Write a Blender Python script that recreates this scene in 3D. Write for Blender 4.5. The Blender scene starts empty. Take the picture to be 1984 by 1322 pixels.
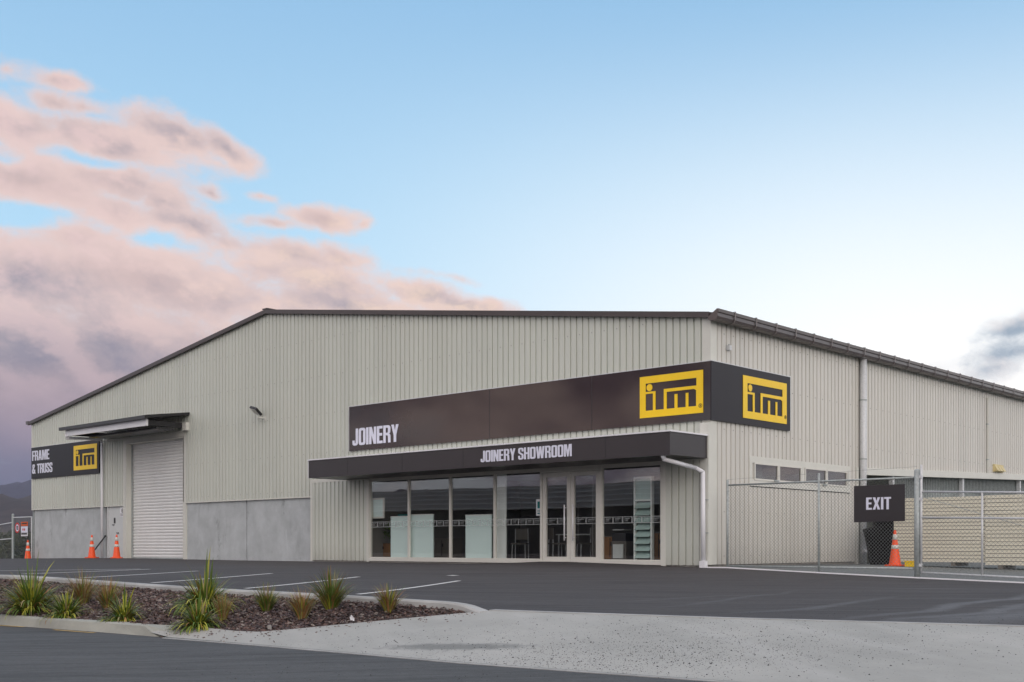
import bpy, bmesh, math, random
import numpy as np
from mathutils import Vector, Matrix
from mathutils.geometry import tessellate_polygon, delaunay_2d_cdt
random.seed(7); rng = np.random.default_rng(7)
R = math.radians
sc = bpy.context.scene
COL = sc.collection

# ------------------------------------------------------------------ camera
FP = 2242.0                       # focal length in pixels of the 1984 px wide photograph
CAMP = Vector((15.016, -22.913, 0.5))
EX = (0.7319, -0.6815)            # facade direction seen in camera plan axes
EY = (0.6815, 0.7319)
cam = bpy.data.objects.new('camera', bpy.data.cameras.new('camera'))
COL.objects.link(cam); sc.camera = cam
cam.location = CAMP
cam.rotation_euler = (R(90), 0, math.atan2(0.6815, 0.7319))
cam.data.sensor_width = 36
cam.data.lens = FP/1984*36
cam.data.shift_y = (1057-661)/1984
cam.data.clip_start = 0.1; cam.data.clip_end = 30000
sc.render.resolution_x = 1024; sc.render.resolution_y = 682

def ray(px):
    r = (px-992)/FP
    return r*EX[0]+EX[1], r*EY[0]+EY[1]
def F(px, py, off=0.0):           # measured point on the facade plane y = -off  -> (x, z)
    dx, dy = ray(px); Z = (-off-CAMP.y)/dy
    return CAMP.x+Z*dx, CAMP.z+(1057-py)*Z/FP
def S(px, py, off=0.0):           # measured point on the side wall plane x = off -> (y, z)
    dx, dy = ray(px); Z = (off-CAMP.x)/dx
    return CAMP.y+Z*dy, CAMP.z+(1057-py)*Z/FP
def G(px, py, h):                 # measured ground point h below eye level
    dx, dy = ray(px); Z = h*FP/(py-1057)
    return CAMP.x+Z*dx, CAMP.y+Z*dy, CAMP.z-h
def D(px, py, Z):                 # measured point at a known distance
    dx, dy = ray(px)
    return CAMP.x+Z*dx, CAMP.y+Z*dy, CAMP.z+(1057-py)*Z/FP

# ------------------------------------------------------------------ world, sun, exposure
world = bpy.data.worlds.new('World'); sc.world = world; world.use_nodes = True
nt = world.node_tree; N = nt.nodes; L = nt.links
for n in list(N): N.remove(n)
def wn(t, **k):
    n = N.new(t)
    for a, b in k.items(): setattr(n, a, b)
    return n
def setin(sock, v):
    if hasattr(v, 'is_output'): L.new(v, sock)
    else: sock.default_value = v
def wm(op, a, b=0.0, c=0.0, clamp=False):
    n = wn('ShaderNodeMath', operation=op, use_clamp=clamp)
    setin(n.inputs[0], a); setin(n.inputs[1], b); setin(n.inputs[2], c)
    return n.outputs[0]
def wv(op, a, b=(0,0,0)):
    n = wn('ShaderNodeVectorMath', operation=op); setin(n.inputs[0], a); setin(n.inputs[1], b)
    return n
def smooth(x, a, b):
    n = wn('ShaderNodeMapRange', interpolation_type='SMOOTHSTEP')
    setin(n.inputs[0], x); n.inputs[1].default_value = a; n.inputs[2].default_value = b
    return n.outputs[0]
def wmix(f, a, b):
    n = wn('ShaderNodeMix', data_type='RGBA'); setin(n.inputs[0], f)
    setin(n.inputs[6], a); setin(n.inputs[7], b); return n.outputs[2]
def srgb(r, g, b, k=1.0):
    f = lambda c: (c/255/12.92 if c/255 <= .04045 else ((c/255+.055)/1.055)**2.4)*k
    return (f(r), f(g), f(b), 1)
def noise(vec, scale, detail=6, rough=.55, dim='3D'):
    n = wn('ShaderNodeTexNoise', noise_dimensions=dim); L.new(vec, n.inputs['Vector'])
    n.inputs['Scale'].default_value = scale; n.inputs['Detail'].default_value = detail
    n.inputs['Roughness'].default_value = rough
    return n
FW = (-0.6815, 0.7319, 0); RT = (0.7319, 0.6815, 0)
tc = wn('ShaderNodeTexCoord'); dvec = tc.outputs['Generated']
dF = wv('DOT_PRODUCT', dvec, FW).outputs['Value']; dR = wv('DOT_PRODUCT', dvec, RT).outputs['Value']
sp = wn('ShaderNodeSeparateXYZ'); L.new(dvec, sp.inputs[0]); dz = sp.outputs[2]
az = wm('ARCTAN2', dR, dF); el = wm('ARCSINE', dz)
cb = wn('ShaderNodeCombineXYZ'); L.new(az, cb.inputs[0]); L.new(el, cb.inputs[1]); ae = cb.outputs[0]
sunel, sunrot = R(20), math.atan2(0.86, -0.51)
sky = wn('ShaderNodeTexSky', sky_type='NISHITA', sun_disc=False, sun_elevation=sunel, sun_rotation=sunrot)
sky.air_density = 1.0; sky.dust_density = 1.5; sky.ozone_density = 2.0
SK = 10.0   # the Background runs at 0.1, so colours are written as displayed x 10
hi = srgb(150,198,238,SK); mid = srgb(190,231,255,SK*1.06); low = srgb(222,236,246,SK)
g = wmix(smooth(el, .02, .22), low, mid)
g = wmix(smooth(el, .16, .52), g, hi)
# brightness towards the place where the sun went down (right of the view)
glow = wm('MULTIPLY', smooth(az, -.30, .34), wm('SUBTRACT', 1.0, smooth(el, .08, .46)))
glow = wm('MULTIPLY', glow, wm('SUBTRACT', 1.0, smooth(az, 1.3, 2.2)))
g = wmix(glow, g, srgb(255,252,247,SK*1.32))
g = wmix(0.08, g, sky.outputs[0])
# sunset glow on the half of the sky behind the camera, and a paler zenith
rear = smooth(wm('ABSOLUTE', az), .75, 1.7)
g = wmix(wm('MULTIPLY', rear, .9), g, srgb(243,247,250,SK*1.52))
g = wmix(wm('MULTIPLY', smooth(el, .62, 1.0), .7), g, srgb(240,246,250,SK*1.1))
# clouds, laid out in azimuth and elevation
def ang(px, py):
    u = (px-992)/FP; v = (1057-py)/FP
    return math.atan(u), math.atan(v/math.sqrt(1+u*u))
wob = noise(ae, 7, 5, .6); wob2 = wv('SUBTRACT', wob.outputs['Color'], (.5,.5,.5)).outputs[0]
wobs = wv('MULTIPLY', wob2, (.075,.035,0)).outputs[0]
pw = wv('ADD', ae, wobs).outputs[0]
def blob(px, py, rx, ry, tilt=0.0, k=1.0):
    a, e = ang(px, py)
    v = wv('SUBTRACT', pw, (a, e, 0)).outputs[0]
    if tilt:
        rn = wn('ShaderNodeVectorRotate', rotation_type='Z_AXIS'); L.new(v, rn.inputs[0]); rn.inputs['Angle'].default_value = tilt
        v = rn.outputs[0]
    v = wv('MULTIPLY', v, (FP/rx, FP/ry, 0)).outputs[0]
    l = wv('LENGTH', v).outputs['Value']
    return wm('MULTIPLY', wm('SUBTRACT', 1.25, l), k)
BL = [(112,148,62,15,.05,.9),(100,188,60,22,.1,.9),(170,195,42,15,.05,.85),(20,128,40,16,.1,.55),(40,235,120,40,.25,1.15),(200,262,160,40,.15,1.2),(330,262,100,38,.3,1.2),(425,288,70,30,.38,1.35),(400,315,75,12,.1,.5),
      (70,345,180,56,.1,1.3),(230,345,130,36,.2,1.15),(260,325,60,22,.2,.8),(330,390,90,36,.35,.95),(385,368,48,15,.2,.8),(380,440,110,42,.35,1.1),(250,410,110,40,.3,1),
      (628,422,72,26,.05,1.3),(700,432,26,10,0,.7),(530,432,90,14,.05,.7),(505,378,24,8,.1,.5),(560,500,150,34,.15,1.05),(650,500,70,28,.1,1),(440,470,60,28,.2,.9),
      (170,470,110,50,.1,1.1),(60,540,260,90,0,1.3),(330,560,330,75,.15,1.2),(600,545,190,55,.2,1.1),(640,600,200,50,.1,1.1),(820,572,100,26,.15,1.2),(900,592,120,24,.1,1.15),(960,600,60,14,.1,.6),(860,535,90,9,.1,.35),
      (150,760,520,190,0,1.6),(60,980,600,120,0,1.5),(1965,690,95,30,-.2,.75),(1930,720,80,18,-.15,.6),(1975,640,60,18,-.25,.7)]
HO = [(85,425,80,24,0,.75),(325,470,60,28,.1,.55),(15,300,50,16,0,.6),(190,305,90,14,.1,.5)]
dens = None
for b in BL:
    x = blob(*b); dens = x if dens is None else wm('SMOOTH_MAX', dens, x, .35)
for b in HO:
    dens = wm('SUBTRACT', dens, wm('MAXIMUM', blob(*b), 0.0))
# other half of the sky, behind the camera: broken cloud
nb = noise(wv('MULTIPLY', dvec, (1,1,2.6)).outputs[0], 2.3, 7, .58).outputs['Fac']
backm = smooth(wm('ABSOLUTE', az), .65, 1.25)
dens = wm('MAXIMUM', dens, wm('MULTIPLY_ADD', nb, 5.0, wm('MULTIPLY_ADD', backm, 3.0, -5.2)))
def streak(v): 
    rn = wn('ShaderNodeVectorRotate', rotation_type='Z_AXIS'); L.new(v, rn.inputs[0]); rn.inputs['Angle'].default_value = .22
    return wv('MULTIPLY', rn.outputs[0], (1,1.75,1)).outputs[0]
fb = noise(streak(ae), 12, 10, .56).outputs['Fac']
fbs = noise(streak(wv('ADD', ae, (.007,.017,0)).outputs[0]), 12, 10, .56).outputs['Fac']
fb2 = noise(streak(pw), 6, 6, .52).outputs['Fac']
fb3 = noise(wv('MULTIPLY', pw, (1,1.3,1)).outputs[0], 34, 8, .62).outputs['Fac']
dd = wm('ADD', wm('ADD', dens, wm('MULTIPLY', wm('SUBTRACT', fb, .47), 1.9)), wm('MULTIPLY', wm('SUBTRACT', fb3, .5), 1.25))
cov = smooth(dd, -.15, .9)
thick = smooth(dd, .2, 1.7)
rel = wm('MULTIPLY_ADD', wm('SUBTRACT', fb, fbs), 5.5, .45, clamp=True)      # sunlit upper right flanks of the cloud lumps
hicol = wmix(smooth(az, -.40, -.10), srgb(240,208,203,SK), srgb(255,224,200,SK))
body = wmix(smooth(fb2, .38, .62), srgb(158,148,158,SK), srgb(216,187,180,SK))
fb3s = noise(wv('MULTIPLY', wv('ADD', pw, (.003,.007,0)).outputs[0], (1,1.3,1)).outputs[0], 34, 8, .62).outputs['Fac']
rel = wm('ADD', rel, wm('MULTIPLY', wm('SUBTRACT', fb3, fb3s), 2.2), clamp=True)
cc = wmix(wm('MULTIPLY', rel, .78), body, hicol)
cc = wmix(wm('SUBTRACT', 1.0, thick), cc, srgb(246,216,206,SK))
lowc = wmix(smooth(fb2, .40, .62), srgb(92,94,120,SK), srgb(142,126,142,SK))
lowc = wmix(smooth(el, .035, .10), srgb(84,88,112,SK), lowc)
cc = wmix(wm('MULTIPLY', wm('SUBTRACT', 1.0, smooth(el, .06, .21)), wm('SUBTRACT', 1.0, smooth(az, -.27, -.16))), cc, lowc)
cc = wmix(smooth(az, .25, .38), cc, wmix(rel, srgb(150,170,188,SK), srgb(226,224,226,SK)))
cc = wmix(rear, cc, wmix(smooth(noise(wv('MULTIPLY', dvec, (1,1,2)).outputs[0], 8, 6, .55).outputs['Fac'],.42,.60), srgb(176,150,170,SK*.8), srgb(255,226,214,SK*1.9)))
g = wmix(wm('MULTIPLY', cov, .92), g, cc)
bg = wn('ShaderNodeBackground'); L.new(g, bg.inputs[0]); bg.inputs[1].default_value = 0.1
wo = wn('ShaderNodeOutputWorld'); L.new(bg.outputs[0], wo.inputs[0])

sun = bpy.data.objects.new('sun', bpy.data.lights.new('sun', 'SUN')); COL.objects.link(sun)
sun.data.energy = 0.8; sun.data.angle = R(35); sun.data.color = (1.0, .90, .80)
sd = Vector((math.sin(sunrot)*math.cos(sunel), math.cos(sunrot)*math.cos(sunel), math.sin(sunel)))
sun.rotation_euler = sd.to_track_quat('Z', 'Y').to_euler()
sc.view_settings.view_transform = 'Standard'; sc.view_settings.look = 'None'
sc.view_settings.exposure = 0.0; sc.view_settings.gamma = 1.0

# ------------------------------------------------------------------ materials
def mat(name, col, rough=.6, var=0.0, vscale=3.0, bump=0.0, bscale=40.0, metal=0.0, stretch=(1,1,1), spec=.5, col2=None, detail=5, coat=0.0):
    m = bpy.data.materials.new(name); m.use_nodes = True; t = m.node_tree; b = t.nodes['Principled BSDF']
    b.inputs['Roughness'].default_value = rough; b.inputs['Metallic'].default_value = metal
    b.inputs['Specular IOR Level'].default_value = spec
    b.inputs['Coat Weight'].default_value = coat
    c = (*col, 1); tcn = t.nodes.new('ShaderNodeTexCoord')
    mp = t.nodes.new('ShaderNodeMapping'); mp.inputs['Scale'].default_value = stretch
    t.links.new(tcn.outputs['Object'], mp.inputs[0])
    n = t.nodes.new('ShaderNodeTexNoise'); n.inputs['Scale'].default_value = vscale; n.inputs['Detail'].default_value = detail
    n.inputs['Roughness'].default_value = .62
    t.links.new(mp.outputs[0], n.inputs['Vector'])
    rp = t.nodes.new('ShaderNodeValToRGB'); e = rp.color_ramp.elements
    e[0].position = .3; e[1].position = .7
    c2 = col2 or tuple(min(1, x*(1+var)) for x in col); c1 = tuple(x*(1-var) for x in col)
    e[0].color = (*c1, 1); e[1].color = (*c2, 1)
    t.links.new(n.outputs[0], rp.inputs[0]); t.links.new(rp.outputs[0], b.inputs['Base Color'])
    if bump:
        n2 = t.nodes.new('ShaderNodeTexNoise'); n2.inputs['Scale'].default_value = bscale; n2.inputs['Detail'].default_value = 4
        t.links.new(mp.outputs[0], n2.inputs['Vector'])
        bp = t.nodes.new('ShaderNodeBump'); bp.inputs['Strength'].default_value = bump; bp.inputs['Distance'].default_value = .02
        t.links.new(n2.outputs[0], bp.inputs['Height']); t.links.new(bp.outputs[0], b.inputs['Normal'])
    return m
M = {}
M['clad'] = mat('cream_steel', (.50,.53,.485), .42, .07, .6, .03, 2.0, stretch=(1,1,.35))
M['clad_lit_side'] = mat('lit_side_steel', (.585,.58,.545), .42, .07, .6, .03, 2.0, stretch=(1,1,.35))
M['trim'] = mat('cream_trim', (.63,.635,.58), .4, .04, 2)
M['dark'] = mat('dark_roof_steel', (.055,.045,.045), .38, .12, 2)
M['strap'] = mat('gutter_strap', (.20,.17,.165), .35, .1, 3)
M['gutter'] = mat('gutter_steel', (.085,.07,.068), .3, .15, 3)
M['black'] = mat('black_steel', (.02,.02,.023), .35, .1, 3)
M['fascia'] = mat('fascia_panel', (.030,.026,.029), .32, .06, 1.2, .02, 1.0)
M['sign'] = mat('gloss_sign_panel', (.026,.017,.017), .05, .08, 1.0, .05, .7)
M['sign2'] = mat('side_sign_panel', (.014,.012,.017), .38, .06, 1.0, spec=.3)
M['yellow'] = mat('sign_yellow', (.92,.61,.006), .35, .03, 4)
M['white'] = mat('sign_white', (.72,.74,.86), .4, .02, 4)
M['whitep'] = mat('white_plastic', (.76,.77,.80), .35, .03, 4)
M['door'] = mat('roller_steel', (.74,.75,.74), .4, .04, 1.5, stretch=(1,1,.3))
M['pdoor'] = mat('door_paint', (.58,.61,.61), .45, .04, 2)
M['frame'] = mat('window_aluminium', (.66,.655,.60), .38, .03, 4)
M['galv'] = mat('galvanised_steel', (.37,.41,.41), .5, .22, 20, metal=.25)
M['galv_l'] = mat('galvanised_light', (.60,.62,.63), .45, .12, 20, metal=.1)
M['wire'] = mat('fence_wire', (.24,.26,.26), .45, .1, 10, metal=.5)
M['orange'] = mat('cone_orange', (.85,.085,.01), .42, .08, 12)
M['refl'] = mat('cone_band', (.62,.62,.58), .4, .08, 20)
M['blackp'] = mat('black_plastic', (.005,.005,.006), .6, .3, 6, .3, 9, spec=.25)
M['board'] = mat('cream_boards', (.72,.69,.57), .55, .06, 2, stretch=(.3,.3,3))
M['screw'] = mat('screw_head', (.22,.22,.21), .4, .1, 5)
M['plinth'] = mat('plinth_concrete', (.30,.29,.27), .85, .15, 4, .2, 30)
M['kerb'] = mat('kerb_concrete', (.36,.365,.36), .85, .22, 1.7, .25, 60)
M['kerb2'] = mat('old_kerb_concrete', (.31,.315,.28), .85, .20, 1.7, .25, 60)
M['gravel'] = mat('gravel', (.16,.175,.175), .9, .5, 28, .6, 60)
M['paint'] = mat('line_paint', (.58,.58,.57), .6, .22, 14)
M['ypaint'] = mat('yellow_paint', (.42,.29,.10), .7, .35, 16)
M['carpet'] = mat('carpet', (.06,.06,.065), .95, .15, 30)
M['inwall'] = mat('interior_wall', (.24,.235,.22), .8, .04, 1)
M['ceil'] = mat('interior_ceiling', (.35,.35,.35), .8, .03, 1)
M['wood'] = mat('warm_wood', (.30,.15,.06), .5, .25, 5, stretch=(1,1,.15))
M['greyw'] = mat('grey_cabinet', (.16,.145,.125), .5, .1, 5)
M['pale'] = mat('pale_panel', (.70,.84,.81), .5, .03, 1)
M['palew'] = mat('pale_white', (.76,.80,.77), .5, .03, 1)
M['louvre'] = mat('louvre_glass', (.42,.55,.52), .2, .05, 3)
M['teal'] = mat('teal_plastic', (.03,.30,.30), .5, .05, 5)
M['red'] = mat('sign_red', (.55,.02,.02), .4, .03, 5)
M['orangesign'] = mat('sign_orange', (.62,.10,.015), .5, .05, 5)
M['leaf1'] = mat('blade_green', (.085,.145,.02), .5, .35, 3)
M['leaf2'] = mat('blade_yellow_green', (.34,.34,.04), .5, .3, 3)
M['leaf3'] = mat('blade_brown', (.26,.13,.045), .6, .4, 3)
M['leaf4'] = mat('blade_tan', (.27,.22,.11), .6, .3, 3)
M['dleaf'] = mat('bush_leaf', (.035,.05,.018), .6, .5, 2, col2=(.07,.085,.03))
M['bark'] = mat('bark', (.07,.05,.035), .9, .3, 8)
M['soil'] = mat('mulch_soil', (.04,.028,.025), .95, .5, 18, .8, 40)
M['chip1'] = mat('chip_brown', (.105,.065,.055), .85, .5, 6)
M['chip2'] = mat('chip_purple', (.075,.055,.058), .85, .4, 6)
M['chip3'] = mat('chip_grey', (.22,.19,.17), .85, .3, 6)
M['stone'] = mat('loose_stone', (.06,.062,.065), .9, .4, 6)
M['grass'] = mat('paddock', (.06,.07,.03), .95, .4, .05)
M['hill'] = mat('hill_scrub', (.034,.026,.028), .95, .5, .006, col2=(.075,.052,.046))
M['hill2'] = mat('far_hill', (.022,.022,.03), .95, .2, .002)
M['shedroof'] = mat('shed_roof', (.13,.14,.15), .5, .2, .3)
M['shedwall'] = mat('shed_wall', (.03,.03,.032), .8, .2, .3)
M['ylight'] = mat('cream_vent', (.62,.52,.27), .5, .05, 5)

def nodes_of(name):
    m = bpy.data.materials.new(name); m.use_nodes = True; return m, m.node_tree, m.node_tree.nodes['Principled BSDF']
def tn(t, kind, **k):
    n = t.nodes.new(kind)
    for a, b in k.items(): setattr(n, a, b)
    return n
def tnoise(t, vec, scale, detail=5, rough=.6, stretch=None):
    if stretch:
        mp = tn(t, 'ShaderNodeMapping', vector_type='TEXTURE'); mp.inputs['Scale'].default_value = tuple(1/q_ for q_ in stretch[0])
        mp.inputs['Rotation'].default_value = (0, 0, stretch[1]); t.links.new(vec, mp.inputs[0]); vec = mp.outputs[0]
    n = tn(t, 'ShaderNodeTexNoise'); n.inputs['Scale'].default_value = scale; n.inputs['Detail'].default_value = detail
    n.inputs['Roughness'].default_value = rough; t.links.new(vec, n.inputs['Vector']); return n.outputs[0]
def tramp(t, f, a, b, ca, cbb):
    r = tn(t, 'ShaderNodeValToRGB'); e = r.color_ramp.elements; e[0].position = a; e[1].position = b
    e[0].color = (*ca, 1); e[1].color = (*cbb, 1); t.links.new(f, r.inputs[0]); return r.outputs[0]
def tmix(t, f, a, b, mode='MIX'):
    n = tn(t, 'ShaderNodeMix', data_type='RGBA', blend_type=mode)
    for s, v in ((0, f), (6, a), (7, b)):
        if hasattr(v, 'is_output'): t.links.new(v, n.inputs[s])
        else: n.inputs[s].default_value = v if s == 0 else (*v[:3], 1)
    return n.outputs[2]
def asphalt(name, base, streak_rot, streak, speck=.5, tracks=()):
    m, t, b = nodes_of(name); o = tn(t, 'ShaderNodeTexCoord').outputs['Object']
    fine = tnoise(t, o, 55, 3, .7); big = tnoise(t, o, .35, 5, .6)
    st = tnoise(t, o, 1.0, 6, .65, ((.22, 2.6, 1), streak_rot))
    c = tramp(t, fine, .32, .72, tuple(x*(1-speck*.45) for x in base), tuple(x*(1+speck) for x in base))
    c = tmix(t, tramp(t, big, .35, .68, (0,0,0), (.45,)*3), c, tuple(x*1.35 for x in base))
    c = tmix(t, tramp(t, st, .55, .80, (0,0,0), (streak,)*3), c, (.16,.165,.175))
    md = tnoise(t, o, 9, 4, .7); c = tmix(t, tramp(t, md, .35, .7, (0,0,0), (.6,)*3), c, tuple(x*1.6 for x in base)); md2 = tnoise(t, o, 26, 3, .8); c = tmix(t, tramp(t, md2, .58, .75, (0,0,0), (.6,)*3), c, tuple(x*2.2 for x in base)); c = tmix(t, tramp(t, md2, .27, .40, (.6,)*3, (0,0,0)), c, tuple(x*.4 for x in base))
    st2 = tnoise(t, o, 2.6, 5, .7, ((.16, 2.2, 1), streak_rot+.25)); c = tmix(t, tramp(t, st2, .45, .66, (0,0,0), (.7,)*3), c, tuple(x*.6 for x in base)); st3 = tnoise(t, o, 5.5, 5, .7, ((.10, 1.6, 1), streak_rot-.12)); c = tmix(t, tramp(t, st3, .52, .72, (0,0,0), (.6,)*3), c, tuple(x*1.7 for x in base))
    wp = tn(t, 'ShaderNodeVectorMath', operation='MULTIPLY_ADD'); nn_ = tn(t, 'ShaderNodeTexNoise'); nn_.inputs['Scale'].default_value = .45; t.links.new(o, nn_.inputs['Vector'])
    t.links.new(nn_.outputs['Color'], wp.inputs[0]); wp.inputs[1].default_value = (.8,.8,0); t.links.new(o, wp.inputs[2])
    for (ax_, ay_), (bx_, by_), wd, st_ in tracks:
        mp = tn(t, 'ShaderNodeMapping', vector_type='TEXTURE'); mp.inputs['Location'].default_value = ((ax_+bx_)/2+.4, (ay_+by_)/2+.4, 0)
        mp.inputs['Rotation'].default_value = (0, 0, math.atan2(by_-ay_, bx_-ax_)); mp.inputs['Scale'].default_value = (math.hypot(bx_-ax_, by_-ay_)/2, wd, 1e3)
        t.links.new(wp.outputs[0], mp.inputs[0]); ln = tn(t, 'ShaderNodeVectorMath', operation='LENGTH'); t.links.new(mp.outputs[0], ln.inputs[0])
        mr = tn(t, 'ShaderNodeMapRange', clamp=True); t.links.new(ln.outputs['Value'], mr.inputs[0]); mr.inputs[1].default_value = 1.15; mr.inputs[2].default_value = .3
        mr.inputs[3].default_value = 0; mr.inputs[4].default_value = st_
        mu_ = tn(t, 'ShaderNodeMath', operation='MULTIPLY', use_clamp=True); t.links.new(mr.outputs[0], mu_.inputs[0]); t.links.new(tramp(t, md, .25, .65, (.35,)*3, (1,1,1)), mu_.inputs[1])
        c = tmix(t, mu_.outputs[0], c, (.19,.20,.215))
    t.links.new(c, b.inputs['Base Color']); b.inputs['Roughness'].default_value = .82; b.inputs['Specular IOR Level'].default_value = .3
    bp = tn(t, 'ShaderNodeBump'); bp.inputs['Strength'].default_value = .5; bp.inputs['Distance'].default_value = .01
    t.links.new(fine, bp.inputs['Height']); t.links.new(bp.outputs[0], b.inputs['Normal'])
    return m
M['road'] = asphalt('road_asphalt', (.064,.065,.067), R(44), .35)
_g = lambda px, py: G(px, py, .70)[:2]
M['lot'] = asphalt('car_park_asphalt', (.052,.048,.049), R(40), .6, .5, [(_g(1600,1198), _g(2050,1138), .16, .55), (_g(1660,1204), _g(2090,1150), .15, .5), (_g(1380,1186), _g(1760,1148), .14, .35),
    (_g(1700,1206), _g(2100,1160), .5, .3), (_g(1250,1170), _g(1560,1140), .10, .25), (_g(1120,1160), _g(1500,1146), .08, .2), (_g(1820,1206), _g(2080,1170), .5, .35)])
def cladding(name, base, axis, warm):
    m, t, b = nodes_of(name); o = tn(t, 'ShaderNodeTexCoord').outputs['Object']; xyz = tn(t, 'ShaderNodeSeparateXYZ'); t.links.new(o, xyz.inputs[0])
    dv = tn(t, 'ShaderNodeMath', operation='DIVIDE'); t.links.new(xyz.outputs[axis], dv.inputs[0]); dv.inputs[1].default_value = .8
    fl_ = tn(t, 'ShaderNodeMath', operation='FLOOR'); t.links.new(dv.outputs[0], fl_.inputs[0])
    wn_ = tn(t, 'ShaderNodeTexWhiteNoise', noise_dimensions='1D'); t.links.new(fl_.outputs[0], wn_.inputs['W'])
    c = tmix(t, wn_.outputs['Value'], tuple(x*.955 for x in base), tuple(x*1.04 for x in base))
    big = tnoise(t, o, .35, 4, .5); c = tmix(t, tramp(t, big, .3, .7, (0,0,0), (.45,)*3), c, warm)
    st = tnoise(t, o, 3.0, 5, .65, ((1.4, 1.4, .10), 0)); c = tmix(t, tramp(t, st, .55, .78, (0,0,0), (.30,)*3), c, tuple(x*.70 for x in base))
    gr = tnoise(t, o, 1.3, 6, .7); lowm = tn(t, 'ShaderNodeMapRange', clamp=True); t.links.new(xyz.outputs[2], lowm.inputs[0]); lowm.inputs[1].default_value = .55; lowm.inputs[2].default_value = .0; lowm.inputs[3].default_value = 0; lowm.inputs[4].default_value = .5
    mm = tn(t, 'ShaderNodeMath', operation='MULTIPLY'); t.links.new(lowm.outputs[0], mm.inputs[0]); t.links.new(gr, mm.inputs[1]); c = tmix(t, mm.outputs[0], c, (.24,.22,.19))
    t.links.new(c, b.inputs['Base Color']); b.inputs['Roughness'].default_value = .42
    wv_ = tnoise(t, o, 1.7, 2, .5, ((1,1,.5), 0)); bp = tn(t, 'ShaderNodeBump'); bp.inputs['Strength'].default_value = .35; bp.inputs['Distance'].default_value = .02
    t.links.new(wv_, bp.inputs['Height']); t.links.new(bp.outputs[0], b.inputs['Normal']); return m
M['clad'] = cladding('cream_steel', (.56,.59,.53), 0, (.59,.60,.53))
M['clad_lit_side'] = cladding('lit_side_steel', (.60,.59,.545), 1, (.61,.585,.525))  # same cladding as the front, with the warm side light put into its colour
# weathered precast concrete
def concrete(name, base, s=1.0):
    m, t, b = nodes_of(name); o = tn(t, 'ShaderNodeTexCoord').outputs['Object']
    a = tnoise(t, o, .9*s, 8, .65); v = tnoise(t, o, 1.6*s, 6, .6, ((1.0, 1.0, .28), 0)); f = tnoise(t, o, 30, 4, .6)
    c = tramp(t, a, .33, .68, tuple(x*.84 for x in base), tuple(x*1.14 for x in base))
    c = tmix(t, tramp(t, v, .56, .70, (0,0,0), (.6,)*3), c, tuple(x*.66 for x in base))
    c = tmix(t, tramp(t, v, .26, .36, (.45,)*3, (0,0,0)), c, tuple(min(1, x*1.35) for x in base)); p2 = tnoise(t, o, 1.1, 7, .7, ((1, 1, .6), 0)); c = tmix(t, tramp(t, p2, .61, .66, (0,0,0), (.7,)*3), c, tuple(x*.52 for x in base))
    c = tmix(t, .12, c, tramp(t, f, .3, .7, (.1,.1,.1), (.5,.5,.5)))
    t.links.new(c, b.inputs['Base Color']); b.inputs['Roughness'].default_value = .8
    bp = tn(t, 'ShaderNodeBump'); bp.inputs['Strength'].default_value = .2; bp.inputs['Distance'].default_value = .01
    t.links.new(f, bp.inputs['Height']); t.links.new(bp.outputs[0], b.inputs['Normal'])
    return m
M['precast'] = concrete('precast_concrete', (.46,.495,.505), 1.5)
# driveway concrete with an oil stain and dusty patches
def drive():
    m, t, b = nodes_of('driveway_concrete'); o = tn(t, 'ShaderNodeTexCoord').outputs['Object']
    a = tnoise(t, o, .8, 7, .62); st = tnoise(t, o, 1.1, 6, .6, ((.3, 2.2, 1), R(-30))); f = tnoise(t, o, 45, 4, .65); sp_ = tnoise(t, o, 24, 2, .5)
    c = tramp(t, a, .33, .70, (.31,.31,.29), (.42,.415,.39))
    c = tmix(t, tramp(t, st, .5, .75, (0,0,0), (.55,)*3), c, (.44,.435,.42))
    c = tmix(t, tramp(t, f, .30, .7, (0,0,0), (.30,)*3), c, (.25,.26,.26))
    c = tmix(t, tramp(t, sp_, .70, .76, (0,0,0), (.65,)*3), c, (.09,.09,.09))
    x, y, _ = G(880, 1255, .90)
    mp = tn(t, 'ShaderNodeMapping', vector_type='TEXTURE'); mp.inputs['Location'].default_value = (x, y, 0)
    mp.inputs['Rotation'].default_value = (0, 0, R(24)); mp.inputs['Scale'].default_value = (.75, .20, 30)
    t.links.new(o, mp.inputs[0]); ln = tn(t, 'ShaderNodeVectorMath', operation='LENGTH'); t.links.new(mp.outputs[0], ln.inputs[0])
    w = tn(t, 'ShaderNodeMath', operation='MULTIPLY_ADD'); t.links.new(tnoise(t, o, 7, 5, .7), w.inputs[0]); w.inputs[1].default_value = 1.6
    t.links.new(ln.outputs['Value'], w.inputs[2])
    c = tmix(t, tramp(t, w.outputs[0], .3, .9, (0,0,0), (0,0,0)), c, c)
    r = tn(t, 'ShaderNodeMapRange', clamp=True); t.links.new(w.outputs[0], r.inputs[0]); r.inputs[1].default_value = 1.9; r.inputs[2].default_value = 1.3
    r.inputs[3].default_value = 0; r.inputs[4].default_value = .75
    c = tmix(t, r.outputs[0], c, (.13,.135,.13))
    t.links.new(c, b.inputs['Base Color']); b.inputs['Roughness'].default_value = .85
    bp = tn(t, 'ShaderNodeBump'); bp.inputs['Strength'].default_value = .3; bp.inputs['Distance'].default_value = .01
    t.links.new(f, bp.inputs['Height']); t.links.new(bp.outputs[0], b.inputs['Normal'])
    return m
M['drive'] = drive()
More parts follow.
